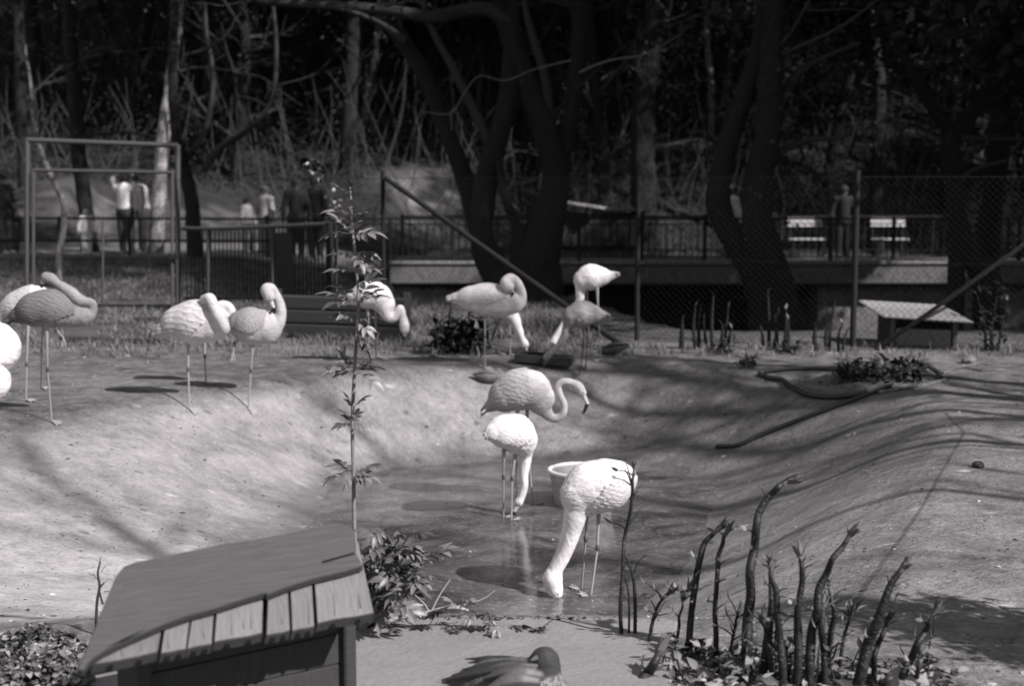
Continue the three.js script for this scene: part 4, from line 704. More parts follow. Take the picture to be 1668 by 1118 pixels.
duck("dark duck sleeping on the concrete ledge, bill tucked under its wing", { base: [820, 1152], tone: 0.085, headTone: 0.035, breast: [872, 1096], k: 0.025, cell: 0.0045,
  body: [[722, 1112, 3], [742, 1110, 9], [770, 1110, 24], [805, 1114, 42], [845, 1116, 46], [880, 1120, 38], [900, 1124, 26]],
  head: [[888, 1104, 24], [889, 1088, 25], [887, 1078, 25]],
  wings: [{ tone: 0.018, f: [[[866, 1078, 0, -0.05], [757, 1074, 0, -0.05], 6], [[850, 1076, 0, -0.03], [762, 1080, 0, -0.04], 6]] },
    { tone: 0.022, f: [[[872, 1088, 0, 0.06], [719, 1108, 0, 0.04], 10], [[866, 1084, 0, 0.045], [736, 1100, 0, 0.03], 8], [[860, 1081, 0, 0.03], [752, 1091, 0, 0.015], 7]] },
    { tone: 0.05, f: [[[876, 1086, 0, 0.075], [800, 1096, 0, 0.085], 8], [[874, 1092, 0, 0.09], [786, 1106, 0, 0.1], 10], [[862, 1083, 0, 0.05], [790, 1090, 0, 0.06], 6]] },
    { tone: 0.085, f: [[[884, 1102, 0, 0.085], [806, 1112, 0, 0.115], 15], [[880, 1112, 0, 0.1], [790, 1124, 0, 0.12], 16]] }],
  bill: [[876, 1071, 5, 0.052], [866, 1076, 3.5, 0.054]], billTone: 0.13 });
duck('small grey-brown duck resting on the bank between the standing flamingos', { base: [796, 624], tone: 0.16, headTone: 0.12, cell: 0.007,
  body: [[770, 609, 2], [780, 611, 6], [795, 613, 11], [808, 613, 10], [816, 614, 7]], head: [[808, 610, 6], [812, 606, 6.5]], wings: [{ tone: 0.11, f: [[[810, 609, 0, 0.04], [772, 609, 0, 0.02], 5]] }], bill: [[816, 607, 2.5], [822, 609, 1.5]] });
duck('dark duck sitting on the ground to the right of the feeding tray', { base: [996, 582], tone: 0.035, headTone: 0.03, cell: 0.007,
  body: [[1023, 562, 2], [1012, 566, 6], [1000, 570, 9], [988, 572, 8], [982, 574, 5]], head: [[986, 571, 5], [981, 571, 5.5]], wings: [{ tone: 0.03, f: [[[985, 566, 0, 0.03], [1024, 560, 0, 0.02], 5]] }], bill: [[977, 572, 2.2], [972, 574, 1.4]] });

// ---------------------------------------------------------------- people on the path and the bridge (seen from afar)
function person(label, px, d, hgt, o = {}) {
  const top = at(px, o.py ?? 300, d), base = V(top.x, o.floor ?? H(top.x, top.z), top.z), t = thing('person', label, 'person', base, o.group), k = hgt / 1.75, yaw = o.turn ?? 0, lean = o.lean ?? 0;
  const L = (x, y, z) => { const h = Math.max(0, y - 0.9), zz = z + lean * h, c = Math.cos(yaw), s = Math.sin(yaw); return base.clone().add(V((x * c + zz * s) * k, (y - Math.abs(lean) * h * 0.25) * k, (-x * s + zz * c) * k)); };
  const hip = o.sit ? 0.48 : 0.9, kn = o.sit ? 0.46 : 0.48, kz = o.sit ? 0.42 : 0.02, S = o.sit ? -0.42 : 0, Y = (y) => y + S;
  const arms = o.arms ?? [[[0.28, 1.12, 0.02], [0.3, 0.85, 0.1]], [[-0.28, 1.12, 0.02], [-0.3, 0.85, 0.1]]];
  const torso = [[L(0, Y(0.92), 0), 0.15 * k], [L(0, Y(1.15), 0.01), 0.145 * k], [L(0, Y(1.38), 0), 0.15 * k]], sh = [[L(-0.17, Y(1.42), 0), 0.075 * k], [L(0.17, Y(1.42), 0), 0.075 * k]];
  const A = arms.map((a, i) => { const s = i ? -1 : 1; return [[L(0.18 * s, Y(1.42), 0), 0.062 * k], [L(a[0][0], Y(a[0][1]), a[0][2]), 0.048 * k], [L(a[1][0], Y(a[1][1]), a[1][2]), 0.036 * k]]; });
  const legs = [1, -1].map((s) => [[L(0.09 * s, hip, 0), 0.1 * k], [L(0.1 * s, kn, kz), 0.068 * k], [L(0.1 * s, 0.09, kz + 0.02), 0.05 * k]]), feet = [1, -1].map((s) => [[L(0.1 * s, 0.05, kz), 0.05 * k], [L(0.11 * s, 0.04, kz + 0.16), 0.04 * k]]);
  const head = [[L(0, Y(1.5), 0.0), 0.055 * k], [L(0, Y(1.56), 0.015), 0.06 * k], [L(0, Y(1.635), 0.02), 0.1 * k], [L(0, Y(1.68), 0.01), 0.095 * k]];
  const lin = (a) => { const out = []; for (let i = 0; i < a.length - 1; i++) for (let j = 0; j < 4; j++) out.push([a[i][0].clone().lerp(a[i + 1][0], j / 4), lerp(a[i][1], a[i + 1][1], j / 4)]); out.push(a[a.length - 1]); return { s: out }; };
  const cs = [torso, sh, ...A, ...legs, ...feet, head].map(lin), make = (list, grow_, cut) => { const f = (x, y, z) => { let m = 1e9; for (const c of list) m = smin(m, chainDist(c, x, y, z), 0.05 * k); m -= grow_; return cut ? Math.max(m, cut(x, y, z)) : m; }; const b = boxOf(list, 0.04 + grow_); return nets(f, b.min, b.max, 0.022 * k); };
  const hands = A.map((a) => { const e = a[2][0], dir = e.clone().sub(a[1][0]).normalize(); return lin([[e, 0.034 * k], [e.clone().addScaledVector(dir, 0.09 * k), 0.028 * k]]); });
  part('body', make([...cs, ...hands], 0, null), mat(o.skin ?? 0.24), t);
  part('shirt', make([cs[0], cs[1], ...A.map((a) => lin([a[0], a[1], [a[1][0].clone().lerp(a[2][0], o.sleeve ?? 0.7), a[2][1]]]))], 0.016, null), mat(o.shirt ?? 0.5, { bumpMap: rep(grainTex, 3, 3), bumpScale: 0.01 }), t);
  part('trousers', make([lin([torso[0], [L(0, hip, 0), 0.14 * k]]), ...legs.map(lin)], 0.022, null), mat(o.trousers ?? 0.05), t);
  const hc = head[2][0]; part('hair', make([lin([[hc.clone().add(V(0, 0.03 * k, 0)), 0.108 * k], [L(0, Y(1.64), -0.03), 0.1 * k]])], 0.003, null), mat(o.hair ?? 0.02), t);
}
const UPARMS = [[[0.3, 1.6, 0.05], [0.12, 1.72, 0.02]], [[-0.3, 1.6, 0.05], [-0.12, 1.72, 0.02]]];
person("person in a white shirt raising both arms to the head, behind the gate", 203, 29.9, 1.72, { shirt: 0.85, turn: 2.9, arms: UPARMS, sleeve: 0.3 });
person("person in a grey shirt between the pale tree trunk and the raised-arms person", 233, 29.9, 1.7, { shirt: 0.42, turn: -1.2, lean: 0.12 });
person('small child in pale clothes behind the low barrier at the left', 139, 29.6, 0.95, { shirt: 0.85, trousers: 0.8, hair: 0.5, turn: 0.4 });
person('person in dark clothes at the left edge of the photo, behind the gate post', 4, 29.7, 1.72, { shirt: 0.03, turn: 1.2 });
person('person in dark clothes leaning forward beside the one at the left edge', 24, 30.2, 1.35, { shirt: 0.025, turn: -0.9, lean: 0.5 });
person('person in dark clothes standing at the iron fence, the left one of a pair', 482, 30.1, 1.7, { shirt: 0.01, trousers: 0.01, skin: 0.12, turn: 0.3 });
person('person in dark clothes standing at the iron fence, the right one of a pair', 514, 30.4, 1.78, { shirt: 0.01, trousers: 0.01, skin: 0.12, turn: -0.4 });
person('child in a grey top on the path left of the dark-clothed pair', 402, 30.6, 1.2, { shirt: 0.3, trousers: 0.15, turn: 1 });
person('child in light clothes on the path next to the dark-clothed pair', 432, 30.8, 1.45, { shirt: 0.4, trousers: 0.35, hair: 0.08, turn: -0.6 });
person('person in a pale shirt on the bridge, between the leaning trunks', 1190, 33.2, 1.74, { shirt: 0.6, floor: 0.06, turn: 2.2 });
person('person in dark clothes standing behind the bridge railing, just left of the tall fence post', 1374, 34.2, 1.74, { shirt: 0.008, floor: 0.06, trousers: 0.01, skin: 0.1 });

// ---------------------------------------------------------------- duck house in the foreground
{
  const pt = (px, py, h) => { const r = dirOf(px, py); return EYE.clone().addScaledVector(r, (h - EYE.y) / r.y); };
  const ER = pt(610, 985, 0.45), EL = pt(128, 1082, 0.45), RR = pt(576, 862, 0.6);
  const n = V().crossVectors(ER.clone().sub(EL), RR.clone().sub(ER)).normalize(); if (n.y < 0) n.negate();
  const on = (px, py, lift) => { const r = dirOf(px, py), o = ER.clone().addScaledVector(n, lift); return EYE.clone().addScaledVector(r, o.clone().sub(EYE).dot(n) / r.dot(n)); };
  const t = thing('duck_house', 'low wooden duck house with a weathered board and plank roof, at the front left', 'duck house', pt(400, 1100, 0));
  // upper board, worn and splintered along its lower edge
  const top = [[190, 938], [203, 922], [222, 915], [300, 899], [360, 887], [420, 878], [470, 868], [505, 862], [548, 853], [572, 857], [578, 866], [580, 900], [586, 912], [592, 922], [560, 931], [510, 945], [470, 957], [436, 968], [432, 965], [400, 976], [352, 990], [312, 1003], [270, 1018], [240, 1030], [205, 1046], [170, 1062], [150, 1075], [136, 1094], [126, 1090], [140, 1060], [164, 1000]];
  const P = top.map(([x, y], i) => on(x, y + (i > 13 && i < 27 ? rr(-2, 2) : 0), 0.03));
  part('roof_board', slab(P, n, 0.024, 0.003, ER.clone().sub(EL)), [M.plankDark, M.plankEnd], t, 'darker wide weathered roof board with a splintered edge');
  part('crack', slab([on(524, 915, 0.0312), on(577, 900, 0.0312), on(578, 903, 0.0312), on(526, 918, 0.0312)], n, 0.006), M.nail, t);
  part('crack', slab([on(172, 1056, 0.0312), on(205, 1039, 0.0312), on(240, 1024, 0.0312), on(206, 1043, 0.0312)], n, 0.006), M.nail, t);
  // planks of the eave course
  const edge = (x) => lerp(1088, 1003, (x - 130) / 480) - 1, topY = (x) => lerp(1070, 922, (x - 140) / 450) - 42;
  const Q = [[511, 590, 517, 610, -3], [472, 508, 476, 513, 2], [437, 469, 434, 473.5, 2], [354, 430, 349, 428, -1], [315, 351, 305, 346, 1], [271, 313, 262, 304, 2], [168, 268, 150, 258, 0]];
  Q.forEach(([a, b, c, dd, e], i) => {
    const top2 = (x) => on(x, topY(x), 0), bot = (x, o = 0) => on(x, edge(x) + e + o, 0), k = (x0, x1) => lerp(x0, x1, -0.3);
    const pts = [bot(c, rr(-1, 1)), bot(lerp(c, dd, 0.35), rr(-1, 1)), bot(lerp(c, dd, 0.7), rr(-1, 1)), bot(dd, rr(-2, 1)), top2(k(b, dd)), top2(k(a, c))];
    const m = M.plank.clone(); m.color = grey(0.21 * [1.05, 0.95, 0.92, 1.08, 0.96, 1.0, 0.85][i]);
    const pl = part('plank', slab(pts, n, 0.036, 0.003, RR.clone().sub(ER)), [m, M.plankEnd], t);
    for (let q = 0; q < 2; q++) { const x = lerp(c, dd, q ? 0.72 : 0.28), p = on(x, edge(x) + e, 0).addScaledVector(n, -0.018).add(V(0.003, -0.002, 0.004)); part('nail', new THREE.CylinderGeometry(0.008, 0.008, 0.008, 9).applyMatrix4(new THREE.Matrix4().makeRotationX(Math.PI / 2).setPosition(p.add(V(0, 0, 0.0)))), M.nail, pl); }
    // drying splits in the grain
    for (let q = 0; q < (b - a > 60 ? 3 : 1); q++) { const x = lerp(c, dd, rr(0.15, 0.9)), y0 = edge(x) + e - rr(28, 60), y1 = edge(x) + e - rr(2, 20); part('split', slab([on(x, y1, 0.0006), on(x + 1.1, y1, 0.0006), on(x - 1.5, y0, 0.0006)], n, 0.002), M.nail, pl); }
  });
  // body under the roof
  const u = ER.clone().sub(EL).normalize(), back = V(0, 1, 0).cross(u).normalize(); if (back.z > 0) back.negate();
  const f0 = EL.clone().addScaledVector(u, 0.26).addScaledVector(back, 0.19), f1 = ER.clone().addScaledVector(u, -0.015).addScaledVector(back, 0.19), fl = (p, y) => V(p.x, y, p.z);
  for (let k = 0; k < 4; k++) part('wall_board', beam(fl(f0, 0.055 + k * 0.103), fl(f1, 0.055 + k * 0.103), 0.02, 0.1), M.wallWood, t);
  const b0 = f0.clone().addScaledVector(back, 0.2), b1 = f1.clone().addScaledVector(back, 0.2);
  for (let k = 0; k < 4; k++) { part('wall_board', beam(fl(f1, 0.055 + k * 0.103), fl(b1, 0.055 + k * 0.103), 0.02, 0.1), M.wallWood, t); part('wall_board', beam(fl(f0, 0.055 + k * 0.103), fl(b0, 0.055 + k * 0.103), 0.02, 0.1), M.wallWood, t); }
  part('back_wall', beam(fl(b0, 0.24), fl(b1, 0.24), 0.02, 0.46), M.wallWood, t);
  for (const p of [f1.clone().addScaledVector(u, 0.012), f0.clone().addScaledVector(u, -0.012)]) part('corner_post', beam(fl(p, -0.02).addScaledVector(back, -0.018), fl(p, 0.42).addScaledVector(back, -0.018), 0.045, 0.045, back), M.wallWood, t);
  part('roof_batten', [beam(EL.clone().addScaledVector(u, 0.05).addScaledVector(n, -0.06).addScaledVector(back, 0.08), ER.clone().addScaledVector(u, -0.04).addScaledVector(n, -0.06).addScaledVector(back, 0.08), 0.04, 0.04)], M.darkWood, t);
}

// ---------------------------------------------------------------- shelter behind the fence, tub, tray, hose, stones
{
  const A = ground(1466, 572), B = ground(1570, 577); A.z -= 0.35; B.z -= 0.35; A.y = H(A.x, A.z); B.y = H(B.x, B.z);
  const u = B.clone().sub(A).normalize(), w = V(-u.z, 0, u.x); if (w.z > 0) w.negate(); w.x -= 0.35; w.normalize();
  const t = thing('feeding_shelter', "low dark wooden shelter with a pale sloping corrugated roof, behind the wire fence", 'shelter', A.clone());
  const q = (i, j, y) => A.clone().addScaledVector(u, i * A.distanceTo(B)).addScaledVector(w, j).add(V(0, y, 0));
  part('side_wall', beam(q(0, 0, 0.17), q(0, 0.62, 0.17), 0.025, 0.36), M.darkWood, t); part('side_wall', beam(q(1, 0, 0.15), q(1, 0.62, 0.15), 0.025, 0.32), M.darkWood, t);
  part('back_wall', beam(q(0, 0.62, 0.19), q(1, 0.62, 0.19), 0.025, 0.4), M.darkWood, t);
  part('front_panel', beam(q(0.06, -0.02, 0.125), q(0.94, -0.02, 0.125), 0.02, 0.2), mat(0.3, { map: rep(grainTex, 2, 2) }), t);
  for (const i of [0, 1]) part('post', beam(q(i, -0.03, -0.03), q(i, -0.03, 0.34), 0.05, 0.05, u), mat(0.12, { map: rep(woodTex, 1, 1) }), t);
  part('sill', beam(q(0, -0.03, 0.02), q(1, -0.03, 0.02), 0.05, 0.04), M.darkWood, t);
  const geos = [], N = 13; for (let k = 0; k < N; k++) { const i = lerp(-0.12, 1.16, k / (N - 1)); const g = tube([q(i, -0.14, 0.345), q(i - 0.12, 0.75, 0.47)], 0.055, 8, 2); geos.push(g); }
  const rg = mergeGeometries(geos), rp = rg.attributes.position; for (let i = 0; i < rp.count; i++) { const s = q(0, 0, 0); const j = V(rp.getX(i), 0, rp.getZ(i)).sub(V(s.x, 0, s.z)).dot(w), c = s.y + lerp(0.345, 0.445, (j + 0.14) / 0.89); rp.setY(i, c + (rp.getY(i) - c) * 0.25); } rg.computeVertexNormals();
  part('roof', rg, mat(0.6, { map: rep(grainTex, 3, 3), bumpMap: rep(grainTex, 3, 3), bumpScale: 0.01 }), t);
}
{
  const c = ground(948, 826); c.y = -0.82; const r = 0.285, h = 0.34;
  const t = thing('water_tub', 'round pale plastic tub standing in the pond behind the drinking flamingo', 'tub', c), prof = [[0.0, 0.02], [r * 0.72, 0.02], [r * 0.76, 0.04], [r * 0.93, h * 0.9], [r * 0.95, h * 0.93]].map(([x, y]) => new THREE.Vector2(x, y));
  const inn = [[r * 0.9, h * 0.93], [r * 0.74, 0.06], [0, 0.055]].map(([x, y]) => new THREE.Vector2(x, y));
  const tr = new THREE.Matrix4().makeTranslation(c.x, c.y, c.z), m = mat(0.78, { map: rep(grainTex, 2, 1), roughness: 0.6 });
  part('tub_wall', new THREE.LatheGeometry(prof, 40).applyMatrix4(tr), m, t); part('tub_lining', new THREE.LatheGeometry(inn, 40).applyMatrix4(tr), mat(0.3), t);
  part('rim', new THREE.TorusGeometry(r * 0.94, 0.016, 10, 48).applyMatrix4(new THREE.Matrix4().makeRotationX(Math.PI / 2).setPosition(c.x, c.y + h * 0.94, c.z)), mat(0.78), t);
}
{
  const A = ground(845, 588), B = ground(931, 596), t = thing('feeding_tray', 'low dark feeding tray on the ground between the two bending flamingos', 'tray', A.clone().lerp(B, 0.5)), u = B.clone().sub(A).normalize(), w = V(0, 1, 0).cross(u).normalize(), y = V(0, 0.05, 0);
  part('tray_floor', beam(A.clone().add(V(0, 0.03, 0)), B.clone().add(V(0, 0.03, 0)), 0.3, 0.02), M.darkWood, t);
  for (const s of [-1, 1]) part('tray_side', beam(A.clone().add(y).addScaledVector(w, s * 0.15), B.clone().add(y).addScaledVector(w, s * 0.15), 0.02, 0.08), M.darkWood, t);
  for (const p of [A, B]) part('tray_end', beam(p.clone().add(y).addScaledVector(w, -0.15), p.clone().add(y).addScaledVector(w, 0.15), 0.02, 0.08), M.darkWood, t);
  part('feed', new THREE.SphereGeometry(1, 16, 8, 0, 6.3, 0, 1.57).applyMatrix4(new THREE.Matrix4().makeScale(0.2, 0.03, 0.12).setPosition(A.clone().lerp(B, 0.5).add(V(0, 0.04, 0)))), mat(0.16, { bumpMap: rep(grainTex, 3, 3), bumpScale: 0.02 }), t);
}
{
  const path = (pts, r) => tube(pts.map(([x, y, l]) => ground(x, y, r * 0.9 + (l ?? 0))), r, 9, pts.length * 9);
  const h = thing('garden_hose', 'thick dark hose looping over the right bank of the pond', 'hose', ground(1340, 645));
  part('hose', path([[1166, 731], [1200, 729], [1235, 714], [1300, 688], [1370, 662], [1420, 643], [1450, 632]], 0.021), mat(0.022, { roughness: 0.5 }), h);
  part('hose', path([[1442, 636], [1400, 646], [1350, 651], [1310, 645], [1285, 632], [1272, 622], [1252, 619], [1237, 612], [1262, 607], [1320, 604], [1375, 607]], 0.024), mat(0.018, { roughness: 0.5 }), h);
  part('nozzle', path([[1412, 645, 0.02], [1438, 636, 0.03]], 0.03), mat(0.3, { roughness: 0.4 }), h);
  const p = thing('pole', 'thin wooden pole lying from the hose towards the right edge', 'pole', ground(1490, 634)); part('pole_shaft', path([[1430, 642], [1490, 633], [1538, 622]], 0.016), M.barkMid, p); part('cut_end', path([[1510, 604, 0.03], [1524, 612, 0.02], [1538, 622, 0.01]], 0.022), M.barkMid, p);
  const p2 = thing('pole', 'thin pole lying on the bank at the right edge, beyond the hose', 'pole', ground(1590, 600)); part('pole_shaft', path([[1535, 610], [1580, 597], [1640, 594]], 0.014), M.barkMid, p2); part('side_twig', path([[1570, 600], [1585, 603], [1600, 606]], 0.007), M.barkMid, p2);
  const rock = (px, py, r, v, l) => { const c = ground(px, py), g = new THREE.IcosahedronGeometry(1, 3), q = g.attributes.position; for (let i = 0; i < q.count; i++) { const a = V().fromBufferAttribute(q, i), k = 1 + 0.28 * nz(a.x * 1.3 + px, a.y * 1.3, a.z * 1.3) + 0.08 * nz(a.x * 5, a.y * 5, a.z * 5); q.setXYZ(i, a.x * k * r, a.y * k * r * 0.75, a.z * k * r); } g.computeVertexNormals(); g.translate(c.x, c.y + r * 0.35, c.z); tag(part('stone', g, mat(v, { bumpMap: rep(grainTex, 2, 2), bumpScale: 0.01 })), l, 'stone'); };
  rock(1577, 592, 0.075, 0.2, 'rounded grey stone on the bank right of the dead plants');
  rock(648, 1034, 0.014, 0.75, 'small white stone beside the twig at the near pond edge');
  rock(1592, 762, 0.04, 0.06, 'dark lump of earth on the right rim of the pond');
  rock(1480, 1122, 0.07, 0.4, 'pale stone at the bottom edge right of the thick shoots');
}

// ---------------------------------------------------------------- plants
// a compound leaf: leaflets along a stalk, along +x
const compound = [0, 1, 2].map((k) => {
  const out = [], L = 0.085; out.push(tube([V(0, 0, 0), V(L * 0.5, 0.006, 0), V(L, -0.006, 0)], [0.0016, 0.001], 4, 4, 0, false));
  const add = (x, a, l) => { const g = leafGeo(l, l * 0.42, 0.3); g.applyMatrix4(rot(rr(-0.4, 0.4), a, rr(-0.25, 0.25)).setPosition(x, 0, 0)); out.push(g); };
  add(L, rr(-0.2, 0.2), 0.075); for (const s of [1, -1]) { add(L * 0.86, s * 0.75, 0.068); add(L * 0.52, s * rr(0.9, 1.15), 0.06); if (k) add(L * 0.3, s * 1.2, 0.045); }
  out.forEach((g) => g.deleteAttribute('uv')); return mergeGeometries(out.map((g) => g.toNonIndexed()));
});
const elderMats = [0.06, 0.1, 0.17].map((v) => new THREE.MeshPhysicalMaterial({ color: grey(v), roughness: 0.45, side: THREE.DoubleSide, transmission: 0 }));
function setLeaf(parent, p, dir, sc, roll = 0, mats = elderMats, geos = compound) {
  const m = new THREE.Mesh(geos[Math.floor(rnd() * geos.length)], mats[Math.floor(rnd() * mats.length)]); m.name = 'leaf'; m.castShadow = m.receiveShadow = true;
  const x = dir.clone().normalize(), z = V().crossVectors(x, V(0, 1, 0)).normalize(), y = V().crossVectors(z, x); m.quaternion.setFromRotationMatrix(new THREE.Matrix4().makeBasis(x, y, z)); m.rotateX(roll); m.scale.setScalar(sc); m.position.copy(p).sub(parent.position); parent.add(m); return m;
}
{ // tall sapling
  const d = 5.35, P = (x, y, dz = 0) => at(x, y, d + dz), base = P(579, 905); base.y = H(base.x, base.z);
  const t = thing('elder_sapling', 'tall slender leafy sapling rising behind the duck house', 'sapling', base);
  const st = [P(579, 905), P(577, 850), P(576, 770), P(574, 690), P(576, 640), P(580, 560), P(584, 500), P(580, 430), P(574, 370), P(572, 330), P(570, 300)];
  part('stem', tube([base, ...st], [0.009, 0.0085, 0.0075, 0.007, 0.006, 0.005, 0.003], 9, 60), mat(0.2, { bumpMap: rep(grainTex, 3, 3), bumpScale: 0.003 }), t);
  const W = [[772, [[-1, 0.5, 0.2], [1, 0.45, 0.2], [-1, -0.05, 0.5], [1, -0.05, 0.4], [-0.7, 0.25, -0.5], [0.8, 0.3, -0.4]], 0.82], [775, [[-0.5, -0.4, 0.5], [0.6, -0.5, 0.5]], 0.5], [690, [[-0.4, 0.8, 0.4], [0.5, 0.6, 0.4], [0.7, -0.2, 0.5], [-0.8, -0.1, 0.5]], 0.55], [668, [[-0.4, 1, 0.1], [0.5, 0.7, 0.2]], 0.6],
    [606, [[-1, 0.35, 0.2], [1, 0.2, 0.2], [-1, 0.05, 0.5], [1, -0.2, 0.5], [-0.6, 0.6, -0.3], [0.6, 0.5, -0.4]], 0.85], [548, [[1, -0.5, 0.5], [0.7, -0.9, 0.3], [-0.5, -0.2, 0.6]], 0.8], [520, [[-1, 0.2, 0.3], [1, 0.1, 0.4], [0.6, -0.6, 0.5]], 0.8], [487, [[-1, 0.12, 0.3], [1, 0.3, 0.3], [-0.8, -0.15, 0.6], [0.9, 0.05, 0.6], [-0.6, 0.5, -0.4], [0.5, 0.5, -0.4]], 0.95],
    [440, [[-1, 0.1, 0.4], [0.8, 0.2, 0.4], [0.4, 0.6, 0.4]], 0.8], [412, [[-0.9, 0.1, 0.3], [1, 0, 0.3], [0.3, -0.4, 0.7]], 0.7], [382, [[-1, 0.15, 0.2], [1, 0.1, 0.3], [0.3, 0.4, 0.6], [-0.6, 0.5, 0.4]], 0.8], [352, [[-0.9, 0.3, 0.3], [0.9, 0.2, 0.3], [0.2, 0.7, 0.5]], 0.7], [318, [[-0.7, 0.6, 0.2], [0.7, 0.7, 0.2], [0, 1, 0.3]], 0.5]];
  for (const [y, dirs, sc] of W) for (const v of dirs) { const i = st.findIndex((q, k) => k && dirPix(q) <= y), a = st[Math.max(i - 1, 0)], b = st[i], k = (dirPix(a) - y) / Math.max(dirPix(a) - dirPix(b), 1e-3); setLeaf(t, a.clone().lerp(b, clamp(k, 0, 1)), V(v[0] + rr(-0.2, 0.2), v[1] + rr(-0.15, 0.15), v[2]), sc * rr(0.85, 1.15), rr(-0.5, 0.5)); }
  // low bush of the same leaves right of the hut
  const b2 = P(604, 1030, 0.05); b2.y = H(b2.x, b2.z); const bush = thing('elder_bush', 'low leafy bush of pointed leaves to the right of the duck house roof', 'bush', b2), ends = [[600, 878], [628, 860], [650, 880], [660, 905], [690, 915], [672, 935], [640, 940], [618, 920], [655, 960], [625, 965], [604, 905], [640, 985], [612, 990], [668, 870], [690, 945], [676, 965], [700, 905]];
  ends.forEach(([x, y], i) => { const e = P(x, y, rr(-0.2, 0.2)), m = b2.clone().lerp(e, 0.5).add(V(rr(-0.05, 0.02), 0.06, rr(-0.05, 0.05))); part('branch', tube([b2, m, e], [0.006, 0.0025], 6, 8), M.twig, bush); const n = 6; for (let k = 0; k < n; k++) setLeaf(bush, e.clone().lerp(m, k * 0.15), V(rr(-1, 1), rr(-0.35, 0.6), rr(-0.2, 1)), rr(0.6, 0.95), rr(-0.7, 0.7)); });
  // woody bough lying towards the water
  const t3 = thing('fallen_bough', 'pale woody bough with leaves arching from the duck house towards the pond edge', 'branch', P(600, 1030, 0.0));
  const bp = [P(572, 1042), P(600, 1031), P(640, 1010), P(690, 1000), P(740, 990), P(775, 1000), P(800, 1012), P(812, 1024)];
  part('bough', tube(bp, [0.011, 0.009, 0.006, 0.003], 8, 40, 0.15), mat(0.36, { bumpMap: barkMap, bumpScale: 0.004 }), t3);
  part('twig', [tube([P(702, 998), P(716, 970), P(733, 945)], [0.004, 0.0025], 6, 5), tube([P(611, 1004), P(630, 995), P(640, 990)], [0.006, 0.004], 6, 5), tube([P(700, 1000), P(692, 985), P(676, 970)], [0.003, 0.0015], 5, 5), tube([P(740, 990), P(790, 975), P(806, 962)], [0.003, 0.0015], 5, 5)], mat(0.4), t3);
  for (const [x, y] of [[690, 985], [700, 998], [722, 992], [742, 985], [760, 992], [770, 985], [775, 1000], [805, 1010], [812, 1020], [820, 1012], [826, 1020], [800, 1000], [752, 978]]) setLeaf(t3, P(x, y, rr(-0.05, 0.05)), V(rr(-1, 1), rr(-0.5, 0.5), rr(0, 1)), rr(0.5, 0.8), rr(-0.8, 0.8));
  const t4 = thing('sprout', 'small leafy sprout on the lip of the ledge above the sleeping duck', 'plant', P(866, 1034)); part('stem', tube([ground(862, 1044), P(866, 1030)], [0.003, 0.002], 5, 3), M.twig, t4); for (let k = 0; k < 7; k++) setLeaf(t4, P(866 + rr(-16, 16), 1028 + rr(-6, 8)), V(rr(-1, 1), rr(-0.1, 0.5), rr(0, 0.8)), rr(0.4, 0.6), rr(-0.6, 0.6));
  const t5 = thing('twig', 'thin forked twig lying along the edge of the concrete ledge', 'twig', P(650, 1036)); part('twig_stem', tube([P(586, 1042), P(640, 1036), P(706, 1031)], [0.004, 0.002], 6, 6), mat(0.28), t5); part('side_twig', tube([P(690, 1032), P(704, 1012)], [0.003, 0.002], 5, 2), mat(0.3), t5);
}
function dirPix(p) { const v = p.clone().sub(EYE), c = Math.cos(PITCH), s = Math.sin(PITCH), y = v.y * c - v.z * s, z = v.y * s + v.z * c; return CY - F * y / -z; }
